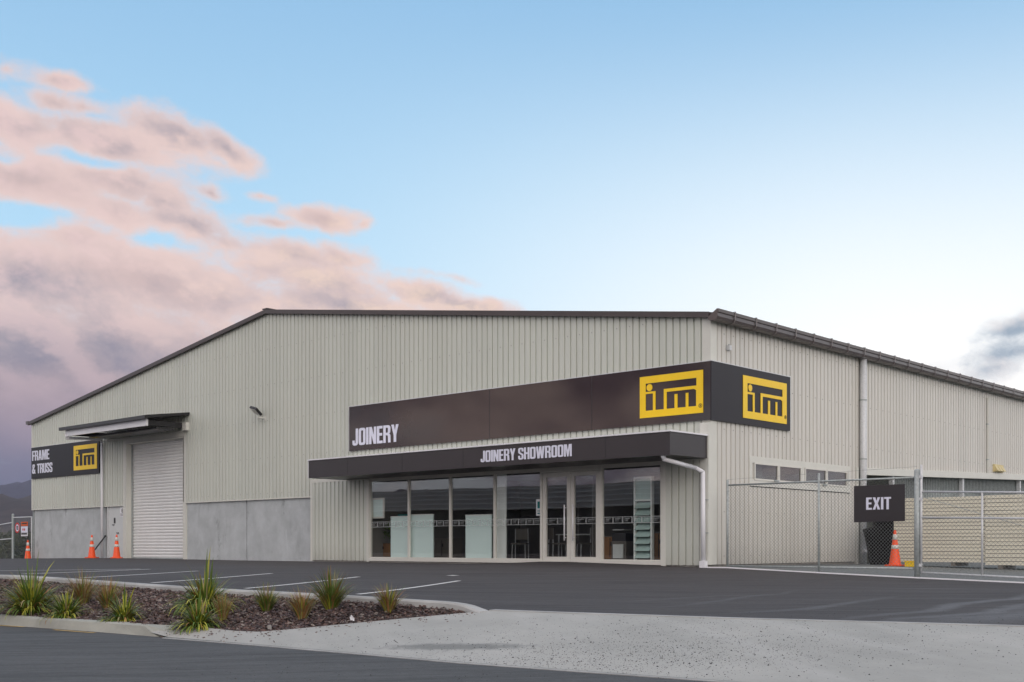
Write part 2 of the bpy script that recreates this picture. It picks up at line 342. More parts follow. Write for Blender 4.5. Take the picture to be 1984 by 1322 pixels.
def glass(name, tint=(.75,.80,.80), wav=.0):
    m, t, b = nodes_of(name); t.nodes.remove(b)
    tr = tn(t, 'ShaderNodeBsdfTransparent'); tr.inputs[0].default_value = (*tint, 1)
    gl = tn(t, 'ShaderNodeBsdfGlossy'); gl.inputs['Roughness'].default_value = .0; gl.inputs[0].default_value = (1,1,1,1)
    ge = tn(t, 'ShaderNodeNewGeometry'); dt = tn(t, 'ShaderNodeVectorMath', operation='DOT_PRODUCT'); t.links.new(ge.outputs['Incoming'], dt.inputs[0]); t.links.new(ge.outputs['True Normal'], dt.inputs[1])
    ab = tn(t, 'ShaderNodeMath', operation='ABSOLUTE'); t.links.new(dt.outputs['Value'], ab.inputs[0])
    om = tn(t, 'ShaderNodeMath', operation='SUBTRACT', use_clamp=True); om.inputs[0].default_value = 1.0; t.links.new(ab.outputs[0], om.inputs[1])
    pw_ = tn(t, 'ShaderNodeMath', operation='POWER'); t.links.new(om.outputs[0], pw_.inputs[0]); pw_.inputs[1].default_value = 4.5
    fr = tn(t, 'ShaderNodeMath', operation='MULTIPLY_ADD', use_clamp=True); t.links.new(pw_.outputs[0], fr.inputs[0]); fr.inputs[1].default_value = .9; fr.inputs[2].default_value = .125
    mx = tn(t, 'ShaderNodeMixShader'); t.links.new(fr.outputs[0], mx.inputs[0]); t.links.new(tr.outputs[0], mx.inputs[1]); t.links.new(gl.outputs[0], mx.inputs[2])
    if wav:
        o = tn(t, 'ShaderNodeTexCoord').outputs['Object']; n = tnoise(t, o, .55, 1, .4)
        bp = tn(t, 'ShaderNodeBump'); bp.inputs['Strength'].default_value = wav; bp.inputs['Distance'].default_value = .02
        t.links.new(n, bp.inputs['Height']); t.links.new(bp.outputs[0], gl.inputs['Normal'])
    t.links.new(mx.outputs[0], t.nodes['Material Output'].inputs[0]); return m
M['glass'] = glass('shop_glass', (.95,.97,.965), wav=.12)
M['glass2'] = glass('window_glass', (.35,.36,.37))
def frosted():
    m, t, b = nodes_of('frosted_film'); t.nodes.remove(b)
    tr = tn(t, 'ShaderNodeBsdfTransparent'); df = tn(t, 'ShaderNodeBsdfDiffuse'); df.inputs[0].default_value = (.62,.66,.66,1)
    mx = tn(t, 'ShaderNodeMixShader'); mx.inputs[0].default_value = .42
    t.links.new(tr.outputs[0], mx.inputs[1]); t.links.new(df.outputs[0], mx.inputs[2]); t.links.new(mx.outputs[0], t.nodes['Material Output'].inputs[0])
    return m
M['frost'] = frosted()

# ------------------------------------------------------------------ mesh helpers
class MB:
    def __init__(s): s.v = []; s.f = []; s.mi = []
    def add(s, vs, fs, mi=0):
        o = len(s.v); s.v += [tuple(p) for p in vs]
        for f in fs: s.f.append(tuple(i+o for i in f)); s.mi.append(mi)
        return s
    def box(s, x0, x1, y0, y1, z0, z1, mi=0):
        x0, x1 = min(x0,x1), max(x0,x1); y0, y1 = min(y0,y1), max(y0,y1); z0, z1 = min(z0,z1), max(z0,z1)
        return s.add([(x0,y0,z0),(x1,y0,z0),(x1,y1,z0),(x0,y1,z0),(x0,y0,z1),(x1,y0,z1),(x1,y1,z1),(x0,y1,z1)],
              [(0,3,2,1),(4,5,6,7),(0,1,5,4),(1,2,6,5),(2,3,7,6),(3,0,4,7)], mi)
    def tube(s, p, q, r, r2=None, n=10, mi=0, caps=True):
        p = Vector(p); q = Vector(q); r2 = r if r2 is None else r2
        d = (q-p).normalized(); a = d.orthogonal().normalized(); b = d.cross(a)
        vs = []
        for c, rr in ((p, r), (q, r2)):
            for i in range(n):
                t = 2*math.pi*i/n; vs.append(c+a*(rr*math.cos(t))+b*(rr*math.sin(t)))
        fs = [(i, (i+1) % n, n+(i+1) % n, n+i) for i in range(n)]
        if caps: fs += [tuple(range(n))[::-1], tuple(range(n, 2*n))]
        return s.add(vs, fs, mi)
    def path(s, pts, r, n=10, mi=0):
        pts = [Vector(p) for p in pts]
        for a, b in zip(pts[:-1], pts[1:]): s.tube(a, b, r, n=n, mi=mi)
        for a in pts[1:-1]: s.ball(a, r*1.01, mi=mi)
        return s
    def ball(s, c, r, n=8, mi=0, sc_=(1,1,1)):
        c = Vector(c); vs = []; fs = []
        for j in range(1, n):
            th = math.pi*j/n
            for i in range(n):
                t = 2*math.pi*i/n; vs.append((c.x+sc_[0]*r*math.sin(th)*math.cos(t), c.y+sc_[1]*r*math.sin(th)*math.sin(t), c.z+sc_[2]*r*math.cos(th)))
        for j in range(n-2):
            for i in range(n): fs.append((j*n+i, j*n+(i+1) % n, (j+1)*n+(i+1) % n, (j+1)*n+i))
        fs += [tuple(range(n)), tuple(range((n-2)*n, (n-1)*n))[::-1]]
        return s.add(vs, fs, mi)
    def lathe(s, c, prof, n=20, mi=0):
        vs = []; fs = []
        for r, z in prof:
            for i in range(n): t = 2*math.pi*i/n; vs.append((c[0]+r*math.cos(t), c[1]+r*math.sin(t), c[2]+z))
        for j in range(len(prof)-1):
            for i in range(n): fs.append((j*n+i, j*n+(i+1) % n, (j+1)*n+(i+1) % n, (j+1)*n+i))
        return s.add(vs, fs, mi)
    def polys(s, loops, place, depth, mi=0):
        """flat shape with holes, extruded: place(u, v, n) -> world"""
        loops3 = [[Vector((u, v, 0)) for u, v in lp] for lp in loops]
        tri = tessellate_polygon(loops3); flat = [p for lp in loops for p in lp]; n = len(flat)
        vs = [place(u, v, depth) for u, v in flat]+[place(u, v, 0) for u, v in flat]
        fs = [tuple(t) for t in tri]; o = 0
        for lp in loops:
            k = len(lp)
            for i in range(k): a = o+i; b = o+(i+1) % k; fs.append((a, b, b+n, a+n))
            o += k
        return s.add(vs, fs, mi)
    def build(s, name, mats, parent=None, smoothf=False, recalc=True, **props):
        me = bpy.data.meshes.new(name); me.from_pydata(s.v, [], s.f)
        if not isinstance(mats, (list, tuple)): mats = [mats]
        for m in mats: me.materials.append(M[m])
        if len(mats) > 1: me.polygons.foreach_set('material_index', s.mi)
        if smoothf: me.polygons.foreach_set('use_smooth', [True]*len(s.f))
        me.update(); me.validate()
        if recalc: bm = bmesh.new(); bm.from_mesh(me); bmesh.ops.recalc_face_normals(bm, faces=bm.faces); bm.to_mesh(me); bm.free()
        o = bpy.data.objects.new(name, me); COL.objects.link(o)
        if parent: o.parent = parent; o.matrix_parent_inverse = Matrix.Identity(4)
        if parent and parent.get('_off'): pass
        for k, v in props.items(): o[k] = v
        return o
def tag(o, label, cat, group=None):
    o['label'] = label; o['category'] = cat
    if group: o['group'] = group
    return o
def empty(name, label, cat, loc=(0,0,0), rz=0, group=None):
    o = bpy.data.objects.new(name, None); COL.objects.link(o); o.location = loc; o.rotation_euler = (0,0,rz)
    o.empty_display_size = .2
    return tag(o, label, cat, group)
def struct(o): o['kind'] = 'structure'; return o
def bevel(o, w=.01, seg=2):
    m = o.modifiers.new('bevel', 'BEVEL'); m.width = w; m.segments = seg; m.limit_method = 'ANGLE'; return o
def dup(root, loc, rz, label, group=None):
    r = root.copy(); COL.objects.link(r); r.location = loc; r.rotation_euler = (0,0,rz); r['label'] = label
    if group: r['group'] = group
    for ch in root.children:
        c = ch.copy(); COL.objects.link(c); c.parent = r
        for g_ in ch.children:
            d = g_.copy(); COL.objects.link(d); d.parent = c
    return r
class TPS:                       # smooth height sheet through measured spots
    def __init__(s, pts, lam=1e-3):
        P = np.array(pts, float); s.P = P[:, :2]; n = len(P)
        A = np.zeros((n+3, n+3)); A[:n, :n] = s.k(P[:, :2])+lam*np.eye(n)*n; A[:n, n] = 1; A[:n, n+1:] = P[:, :2]; A[n:, :n] = A[:n, n:].T
        s.w = np.linalg.solve(A, np.concatenate([P[:, 2], [0,0,0]]))
    def k(s, q):
        d2 = ((q[:, None, :]-s.P[None, :, :])**2).sum(2)+1e-9; return .5*d2*np.log(d2)
    def __call__(s, q):
        q = np.atleast_2d(q); n = len(s.P); return s.k(q) @ s.w[:n]+s.w[n]+q @ s.w[n+1:]
def region(name, poly, hf, step, mname, extra=None, dz_=0.0):
    """sheet filling a plan outline, with heights from hf"""
    P = np.array(poly); xs = np.arange(P[:, 0].min(), P[:, 0].max(), step); ys = np.arange(P[:, 1].min(), P[:, 1].max(), step)
    pts = [Vector(p) for p in poly]; edges = [(i, (i+1) % len(poly)) for i in range(len(poly))]
    ins = []
    for x in xs:
        for y in ys:
            c = False; j = len(P)-1
            for i in range(len(P)):
                if (P[i,1] > y) != (P[j,1] > y) and x < (P[j,0]-P[i,0])*(y-P[i,1])/(P[j,1]-P[i,1])+P[i,0]: c = not c
                j = i
            if c: ins.append(Vector((x+.013, y+.017)))
    r = delaunay_2d_cdt(pts+ins, edges, [list(range(len(poly)))], 1, 1e-5)
    v2 = np.array([(p.x, p.y) for p in r[0]]); z = hf(v2)+dz_
    m = MB(); m.add([(a, b, c) for (a, b), c in zip(v2, z)], [tuple(f) for f in r[2]])
    return m.build(name, mname, smoothf=True)

# ------------------------------------------------------------------ ground
def ext(pts, k0, k1):            # extend a plan polyline at both ends
    a = np.array(pts[0]); b = np.array(pts[1]); c = np.array(pts[-2]); d = np.array(pts[-1])
    u = (a-b); u = u/np.hypot(u[0], u[1]); w = (d-c); w = w/np.hypot(w[0], w[1])
    p0 = a+u*k0; p1 = d+w*k1; p0[2] = pts[0][2]; p1[2] = pts[-1][2]
    return [tuple(p0)]+list(pts)+[tuple(p1)]
HR = .95
A_ = [G(x, y, HR) for x, y in ((0,1211),(227,1227.6),(327,1236),(505,1250),(700,1266.5),(900,1284),(1150,1302),(1400,1319.6))]
A_ = ext(A_, 40, 30)
Bk = [G(*p) for p in ((0,1112.4,.452),(103,1118,.478),(252,1128.5,.513),(420,1140,.548),(555,1146.5,.562),(700,1154.5,.58),(800,1161,.60),(905,1167,.625))]
Bend = G(950, 1183.5, .70)
Dv = [G(*p) for p in ((1100,1189,.70),(1400,1199,.705),(1984,1215,.72))]
Bk = ext(Bk, 40, 0)[:-1]
Pf = [G(*p) for p in ((0,1189.8,.84),(81,1195.5,.84),(227,1204,.84),(295,1210,.84),(345,1212,.845),(400,1217,.86),(455,1223,.87),(500,1225,.87),(551,1221,.85),(677,1209,.81),(803,1197,.77),(916,1187,.72))]
Pf = ext(Pf, 40, 0)[:-1]
Dv2 = ext([Bend]+Dv, 0, 30)[1:]
# facade and fence base line
Wl = [(*F(px, py, .35)[:1], -.35, F(px, py, .35)[1]) for px, py in ((1408,1101),(1587,1111),(1779,1121),(1984,1130.5))]
Wl = ext(Wl, 0, 25)[1:]
Wl = [(.15, -.35, -.02)]+Wl
fac = [(F(px, 1080)[0], 0.0, z) for px, z in ((62,-.19),(130,-.08),(200,-.01),(355,0),(610,-.015),(715,-.02),(900,-.01),(1030,.02),(1105,.05),(1180,.02),(1280,0),(1370,-.02))]
KH = .10
lot_ctrl = [(x, y, z-KH) for x, y, z in Bk]+[Bend]+Dv2+Wl+fac+[(-60,0,-.5),(-60,-30,-.3)]
lot_h0 = TPS(lot_ctrl)
dc = np.array((F(1105,1080)[0], -.3))
def lot_h(q):
    q = np.atleast_2d(q); d = ((q[:,0]-dc[0])/1.9)**2+((q[:,1]-dc[1])/1.1)**2
    return lot_h0(q)+.05*np.exp(-d)
def lz(x, y): return float(lot_h([(x, y)])[0])
poly = [p[:2] for p in Bk]+[Bend[:2]]+[p[:2] for p in Dv2]+[Wl[-1][:2]]+[p[:2] for p in Wl[::-1][1:]]+[(.15,.3),(-36,.3),(-36,12),(-75,12)]
struct(region('car_park', poly, lot_h, .9, 'lot'))
# road
m = MB(); far = 60
for (a, b) in zip(A_[:-1], A_[1:]):
    m.add([a, b, (b[0]+30, b[1]-far, b[2]), (a[0]-30 if a is A_[0] else a[0]+30, a[1]-far, a[2])], [(0,1,2,3)])
struct(m.build('road', 'road'))
# driveway
drv_ctrl = [p for p in Pf if p[1] and p in Pf[5:]]+[Bend]+Dv2+A_[3:]
drv_h = TPS(drv_ctrl)
xk = Pf[5][0]+.02
poly = [(xk-.12, float(np.interp(xk-.12, [p[0] for p in A_], [p[1] for p in A_])))]+[p[:2] for p in A_ if p[0] > xk]+[p[:2] for p in Dv2[::-1]]+[Bend[:2]]+[p[:2] for p in Pf[::-1] if p in Pf[5:]]
struct(region('driveway', poly, drv_h, .35, 'drive', dz_=.003))
def strip(name, pts, offs, mname, props=None):
    """sweep: for each point of a plan line, cross-section points (sideways, height)"""
    m = MB(); P = [Vector(p) for p in pts]; n = len(P)
    for i in range(n):
        a = P[max(0, i-1)]; b = P[min(n-1, i+1)]; d = (b-a); d.z = 0; d.normalize(); s = Vector((-d.y, d.x, 0))
        for (o, z) in (offs[i] if isinstance(offs[0], list) else offs): m.v.append(tuple(P[i]+s*o+Vector((0,0,z))))
    k = len(offs[0]) if isinstance(offs[0], list) else len(offs)
    for i in range(n-1):
        for j in range(k-1): m.f.append((i*k+j, i*k+j+1, (i+1)*k+j+1, (i+1)*k+j)); m.mi.append(0)
    m.f.append(tuple(range(k))); m.mi.append(0); m.f.append(tuple(range((n-1)*k, n*k))); m.mi.append(0)
    return m.build(name, mname)
def resample(pts, d):
    out = []
    for a, b in zip(pts[:-1], pts[1:]):
        a = Vector(a); b = Vector(b); k = max(1, int((b-a).length/d))
        out += [tuple(a.lerp(b, i/k)) for i in range(k)]
    return out+[tuple(pts[-1])]
def chaikin(pts, n=2):
    pts = [Vector(p) for p in pts]
    for _ in range(n):
        o = [pts[0]]
        for a, b in zip(pts[:-1], pts[1:]): o += [a.lerp(b, .25), a.lerp(b, .75)]
        pts = o+[pts[-1]]
    return [tuple(p) for p in pts]
# back kerb of the planter: top edge on the lot side at Bk, body towards the road (negative side)
bk = chaikin(Bk+[Bend], 2)
k_off = []
for i, p in enumerate(bk):
    e = min(1, (len(bk)-1-i)/6)
    k_off.append([(.005, -.2), (0, -.015), (-.015, 0), (-.13, 0), (-.15, -.02), (-.17, -.25)])
struct(strip('kerb', bk, k_off, 'kerb'))
# front kerb, running down into the driveway
fk = resample(Pf[:6], 1.2); ka = MB(); rows = []
ax = np.array([p[0] for p in A_]); ay = np.array([p[1] for p in A_])
def A_at(x): return float(np.interp(x, ax, ay))
nf = len(fk)
endx = A_[3][0]-.25
for i, p in enumerate(fk):
    # matching point on the road edge
    x = p[0]+.02; y = A_at(x); t = 0
    zt = p[2]; zr = .5-HR
    drop = max(0, min(1, (p[0]-Pf[4][0])/(Pf[5][0]-Pf[4][0]+1e-6)))
    zn = zt*(1-drop)+(zr+.015)*drop
    q = Vector((x, y)); pi = Vector((p[0], p[1])); d = (q-pi)
    rows.append([(p[0], p[1], p[2]-.1), (p[0], p[1], p[2]), tuple((pi+d*.62))+(p[2]*(1-drop)+(zt*.62+zr*.38)*drop,), tuple((pi+d*.78))+(zn-.012*(1-drop),), tuple((pi+d*1.0))+(zr-.002,), tuple(pi+d*1.0)+(zr-.1,)])
for r in rows: ka.v += r
for i in range(len(rows)-1):
    for j in range(5): ka.f.append((i*6+j, i*6+j+1, (i+1)*6+j+1, (i+1)*6+j)); ka.mi.append(0)
ka.f.append(tuple(range(len(ka.v)-6, len(ka.v)))); ka.mi.append(0)
struct(ka.build('kerb', 'kerb2'))
# thin concrete channel edge along the driveway
ce = A_[3:]
struct(strip('channel_edge', resample([(p[0], p[1], p[2]) for p in ce], 1.5), [(-.085,-.05),(-.085,.006),(-.045,.007),(-.045,-.05)], 'kerb'))
struct(strip('driveway_edging', resample([(p[0], p[1], p[2]) for p in [Bend]+Dv2], 1.5), [(-.02,-.1),(-.02,.010),(.10,.010),(.10,-.1)], 'kerb'))
struct(strip('yard_edging', resample(Wl, 1.0), [(-.02,-.2),(-.01,.025),(.05,.025),(.05,-.2)], 'whitep'))
# planter bed
bin_ = []
for i, p in enumerate(Bk+[Bend]):
    a = (Bk+[Bend])[max(0, i-1)]; b = (Bk+[Bend])[min(len(Bk), i+1)]; d = Vector((b[0]-a[0], b[1]-a[1])).normalized()
    bin_.append((p[0]+d.y*.14, p[1]-d.x*.14, p[2]-.07 if i < len(Bk) else p[2]))
pl_ctrl = [(x, y, z-.03) for x, y, z in Pf]+bin_[:-1]
pl_h = TPS(pl_ctrl)
pl_poly = [p[:2] for p in Pf]+[p[:2] for p in bin_[:-1][::-1]]
bed = struct(region('planter_bed', pl_poly, pl_h, .4, 'soil'))
def in_poly(x, y, P):
    c = False; j = len(P)-1
    for i in range(len(P)):
        if (P[i][1] > y) != (P[j][1] > y) and x < (P[j][0]-P[i][0])*(y-P[i][1])/(P[j][1]-P[i][1])+P[i][0]: c = not c
        j = i
    return c
# bark mulch
cand = []
xs0 = G(-60,1112.4,.45)[0]; 
bb = (min(xs0, -6), max(p[0] for p in pl_poly), min(p[1] for p in pl_poly), max(p[1] for p in pl_poly))
while len(cand) < 34000:
    q = rng.uniform((bb[0], bb[2]), (bb[1], bb[3]), (4000, 2))
    cand += [tuple(a) for a in q if in_poly(a[0], a[1], pl_poly)]
cand = np.array(cand); zz = pl_h(cand); m = MB()
for (x, y), z in zip(cand, zz):
    l = rng.uniform(.015, .055); w = l*rng.uniform(.25, .6); a = rng.uniform(0, 6.28); ti = rng.uniform(-.5, .5); h = rng.uniform(.004, .012)
    ca, sa = math.cos(a), math.sin(a); lift = rng.uniform(.0, .022)
    c = Vector((x, y, z+lift)); u = Vector((ca*l/2, sa*l/2, l/2*ti)); v = Vector((-sa*w/2, ca*w/2, w*rng.uniform(-.5,.5)))
    m.add([c-u-v*.6, c+u-v, c+u*.9+v, c-u*.8+v, c+Vector((0,0,h))], [(0,1,4),(1,2,4),(2,3,4),(3,0,4)], int(rng.choice([0,1,2], p=[.5,.36,.14])))
for _ in range(260):           # chips spilt over the kerb
    i = int(rng.integers(1, len(Pf)-1)); a = Vector(Pf[i]); b = Vector(Pf[i+1]); p = a.lerp(b, rng.uniform(0,1)); d = (b-a).normalized()
    o_ = abs(rng.normal(0, .06)) if i < 5 else abs(rng.normal(0, .22)); p = p+Vector((d.y, -d.x, 0))*min(o_, .14 if i < 5 else .8)
    if i >= 4: p.z = float(drv_h([(p.x, p.y)])[0])+.004
    l = rng.uniform(.008,.022); a_ = rng.uniform(0,6.28); u = Vector((math.cos(a_)*l, math.sin(a_)*l, 0)); v = Vector((-u.y,u.x,0))*.4
    m.add([p-u, p+v, p+u, p-v, p+Vector((0,0,.008))], [(0,1,4),(1,2,4),(2,3,4),(3,0,4)], int(rng.integers(0,3)))
mu = m.build('bark_mulch', ['chip1','chip2','chip3']); mu['kind'] = 'stuff'; tag(mu, 'brown bark mulch covering the planter bed', 'mulch')
def gl(px, py):                  # measured spot on the car park surface
    h = .6
    for _ in range(12): x, y, z = G(px, py, h); h = .5-lz(x, y)
    return x, y, lz(x, y)
# loose stones on the driveway
m = MB(); q = []
dpoly = [p[:2] for p in A_[3:]]+[p[:2] for p in Dv2[::-1]]+[Bend[:2]]+[p[:2] for p in Pf[::-1] if p in Pf[5:]]
while len(q) < 5200:
    px = rng.uniform(430, 2000); py = 1190+abs(rng.normal(0, 1))*50+max(0, (1000-px)*.03)
    if rng.random() < .6: px = rng.normal(1200, 260); py = rng.normal(1255, 26)
    if py < 1175 or py > 1330: continue
    x, y, z = G(px, py, .70+(py-1190)/110*.20)
    if in_poly(x, y, dpoly): q.append((x, y))
qz = list(drv_h(np.array(q)))
for _ in range(1500):           # strays on the car park near the exit and on the road edge
    if rng.random() < .7:
        px = rng.uniform(1250, 2000); py = 1215-abs(rng.normal(0, 26)); x, y, z = gl(px, py) if py > 1135 else (0, 5, 0)
        if y < -.5 and not in_poly(x, y, dpoly): q.append((x, y)); qz.append(z+.002)
    else:
        x, y, z = G(rng.uniform(300, 1500), rng.uniform(1262, 1330), HR)
        if y < A_at(x)-.05: q.append((x, y)); qz.append(z)
for (x, y), z in zip(q, qz):
    r = min(.011, .0022+rng.exponential(.0014)); vs = []
    for k in range(5): t = k*1.2566+rng.uniform(-.3,.3); rr = r*rng.uniform(.6,1.3); vs.append((x+rr*math.cos(t), y+rr*math.sin(t), z+.003))
    vs.append((x, y, z+.003+r*.9)); m.add(vs, [(k, (k+1) % 5, 5) for k in range(5)])
st = m.build('loose_gravel', 'stone'); st['kind'] = 'stuff'; tag(st, 'small dark stones scattered over the concrete driveway', 'gravel')
# yard gravel behind the fence and the far ground
gy = [(p[0], p[1]+.05, p[2]) for p in Wl]; ghf = TPS(gy+[(*D(1733,1096,29)[:2],-.02),(*D(1706,1095,31.6)[:2],-.03),(*D(1860,1095,28)[:2],-.08),(0,30,-.1),(40,30,-.2),(40,5,-.2),(8,10,-.06)])
struct(region('gravel_yard', [p[:2] for p in gy]+[(60,60),(-.3,60),(-.3,-.30)], ghf, 2.5, 'gravel'))
m = MB(); m.add([(-9000,-9000,-1.2),(9000,-9000,-1.2),(9000,9000,-1.2),(-9000,9000,-1.2)], [(0,1,2,3)])
struct(m.build('ground', 'grass'))
m = MB(); m.add([(-300,-9,-.62),(-36,-6,-.35),(-36,60,-.5),(-300,80,-.9)], [(0,1,2,3)])
struct(m.build('paddock', 'grass'))
# hills
def hills(name, mname, r0, r1, hfun, a0, a1, seed):
    m = MB(); na, nr = 260, 14; rs = np.random.default_rng(seed); ph = rs.uniform(0, 6.28, 12)
    for j in range(nr):
        t = j/(nr-1); rr = r0+(r1-r0)*t
        for i in range(na):
            a = a0+(a1-a0)*i/(na-1); s = sum(math.sin(a*f_+ph[k]+t*1.7*k)*(1/(k+1.3)) for k, f_ in enumerate((5, 9, 15, 26, 43, 71, 110, 160)))
            h = hfun(a)*(1+.16*s)*math.sin(min(1, t*1.15)*math.pi*.5)**1.1*(1+.05*math.sin(a*230+t*9)+.04*math.sin(a*400-t*17))
            m.v.append((CAMP.x+rr*math.sin(a), CAMP.y+rr*math.cos(a), -3+h))
    for j in range(nr-1):
        for i in range(na-1): m.f.append((j*na+i, j*na+i+1, (j+1)*na+i+1, (j+1)*na+i)); m.mi.append(0)
    return struct(m.build(name, mname, smoothf=True))
hills('hills', 'hill', 700, 1500, lambda a: 50, R(-200), R(-30), 3)
hills('hills', 'hill2', 3000, 5200, lambda a: 225, R(-200), R(-30), 5)
# painted lines
def line(name, a, b, w, mname, lift=.005, zf=lz):
    A1 = Vector(a[:2]); B1 = Vector(b[:2]); d = (B1-A1); n = max(2, int(d.length/.4)); s = Vector((-d.y, d.x)).normalized()*w/2; m = MB()
    for i in range(n+1):
        p = A1+d*i/n
        for k in (-1, 1): q_ = p+s*k; m.v.append((q_.x, q_.y, zf(q_.x, q_.y)+lift))
    for i in range(n): m.f.append((2*i, 2*i+1, 2*i+3, 2*i+2)); m.mi.append(0)
    return struct(m.build(name, mname))
for a, b in (((0,1106.6),(272,1103.2)),((43,1113),(290,1103.6)),((156,1120.5),(384,1107)),((295,1130),(527,1111.7)),((476,1141),(695,1118.3)),((693,1152.3),(890,1126.3))):
    line('parking_line', gl(*a), gl(*b), .09, 'paint', .006)
line('parking_line', gl(871,1114.3), gl(884,1115.2), .2, 'paint', .006)
road_z = lambda x, y: .5-HR
for a, b in (((-60,1209),(47,1215.5)),((105,1221),(183,1227))):
    line('road_marking', G(*a, HR), G(*b, HR), .06, 'ypaint', .004, road_z)

# ------------------------------------------------------------------ lettering
def rr(x0, y0, x1, y1, r, n=4):
    o = []
    for cx, cy, a in ((x1-r, y1-r, 0), (x0+r, y1-r, 90), (x0+r, y0+r, 180), (x1-r, y0+r, 270)):
        for k in range(n+1): t = R(a+90*k/n); o.append((cx+r*math.cos(t), cy+r*math.sin(t)))
    return o
GL = {
 'I': (.15, [[(0,0),(.15,0),(.15,1),(0,1)]]),
 'N': (.45, [[(0,0),(0,1),(.16,1),(.31,.46),(.31,1),(.45,1),(.45,0),(.30,0),(.14,.56),(.14,0)]]),
 'E': (.37, [[(0,0),(0,1),(.36,1),(.36,.85),(.15,.85),(.15,.59),(.34,.59),(.34,.44),(.15,.44),(.15,.15),(.37,.15),(.37,0)]]),
 'F': (.35, [[(0,0),(0,1),(.35,1),(.35,.85),(.15,.85),(.15,.58),(.33,.58),(.33,.43),(.15,.43),(.15,0)]]),
 'H': (.45, [[(0,0),(0,1),(.15,1),(.15,.59),(.30,.59),(.30,1),(.45,1),(.45,0),(.30,0),(.30,.44),(.15,.44),(.15,0)]]),
 'Y': (.46, [[(.155,0),(.155,.38),(0,1),(.16,1),(.23,.62),(.30,1),(.46,1),(.305,.38),(.305,0)]]),
 'A': (.47, [[(0,0),(.13,1),(.34,1),(.47,0),(.32,0),(.295,.19),(.175,.19),(.15,0)], [(.19,.33),(.28,.33),(.235,.76)]]),
 'M': (.60, [[(0,0),(0,1),(.21,1),(.30,.46),(.39,1),(.60,1),(.60,0),(.46,0),(.46,.70),(.345,0),(.255,0),(.14,.70),(.14,0)]]),
 'W': (.68, [[(0,1),(.11,0),(.27,0),(.34,.52),(.41,0),(.57,0),(.68,1),(.53,1),(.48,.42),(.41,1),(.27,1),(.20,.42),(.15,1)]]),
 'U': (.45, [[(0,1),(0,.16),(.03,.06),(.12,0),(.33,0),(.42,.06),(.45,.16),(.45,1),(.30,1),(.30,.18),(.27,.13),(.18,.13),(.15,.18),(.15,1)]]),
 'J': (.37, [[(.22,1),(.37,1),(.37,.16),(.34,.06),(.26,0),(.10,0),(.02,.05),(0,.12),(0,.30),(.14,.30),(.14,.17),(.16,.13),(.20,.13),(.22,.17)]]),
 'O': (.45, [rr(0,0,.45,1,.13), rr(.15,.14,.30,.86,.05)]),
 'R': (.46, [[(0,0),(0,1),(.32,1),(.42,.95),(.45,.87),(.45,.62),(.42,.55),(.37,.51),(.43,.46),(.45,.38),(.46,0),(.31,0),(.30,.36),(.27,.42),(.15,.43),(.15,0)], [(.15,.57),(.15,.86),(.27,.86),(.30,.82),(.30,.61),(.27,.57)]]),
 'S': (.44, [[(.44,.68),(.44,.86),(.41,.95),(.32,1),(.12,1),(.03,.95),(0,.86),(0,.62),(.06,.52),(.28,.38),(.29,.34),(.29,.17),(.26,.13),(.18,.13),(.15,.17),(.15,.33),(0,.33),(0,.14),(.03,.05),(.12,0),(.32,0),(.41,.05),(.44,.14),(.44,.38),(.38,.48),(.16,.62),(.15,.66),(.15,.83),(.18,.87),(.26,.87),(.29,.83),(.29,.68)]]),
 'X': (.48, [[(0,0),(.155,.5),(0,1),(.165,1),(.24,.69),(.315,1),(.48,1),(.325,.5),(.48,0),(.315,0),(.24,.32),(.165,0)]]),
 'T': (.43, [[(.14,0),(.14,.85),(0,.85),(0,1),(.43,1),(.43,.85),(.29,.85),(.29,0)]]),
 '&': (.55, [[(0,.13),(.04,.04),(.13,0),(.28,0),(.36,.06),(.40,0),(.55,0),(.46,.18),(.50,.42),(.37,.42),(.36,.34),(.27,.52),(.37,.62),(.42,.74),(.42,.88),(.34,.98),(.14,.98),(.05,.88),(.05,.72),(.10,.56),(.02,.44),(0,.32)], [(.18,.43),(.27,.22),(.24,.14),(.17,.14),(.14,.20),(.14,.34)], [(.20,.66),(.18,.76),(.20,.85),(.26,.85),(.28,.76),(.25,.68)]]),
 '1': (.22, [[(.07,0),(.07,.72),(0,.68),(0,.82),(.10,1),(.22,1),(.22,0)]]),
 '0': (.45, [rr(0,0,.45,1,.16), rr(.15,.16,.30,.84,.07)]),
}
def text(m, s, place, u0, u1, v0, v1, depth=.02, gap=.055, mi=0):
    w = 0; lay = []
    for ch in s:
        if ch == ' ': w += .2; continue
        lay.append((ch, w)); w += GL[ch][0]+gap
    w -= gap; k = (u1-u0)/w; h = v1-v0
    for ch, x in lay:
        m.polys([[(u0+(x+a)*k, v0+b*h) for a, b in lp] for lp in GL[ch][1]], place, depth, mi)
fplace = lambda off: (lambda u, v, n: (u, -off-n, v))
splace = lambda off: (lambda u, v, n: (off+n, u, v))
LOGO = [[(0,0),(1,0),(1,1),(0,1)],
 [(.095,.17),(.9,.17),(.9,.35),(.39,.35),(.39,.83),(.255,.83),(.255,.375),(.095,.375)],
 [(.095,.425),(.215,.425),(.215,.83),(.095,.83)],
 [(.435,.425),(.865,.425),(.895,.46),(.895,.83),(.775,.83),(.775,.50),(.735,.50),(.735,.83),(.605,.83),(.605,.50),(.56,.50),(.56,.83),(.435,.83)]]
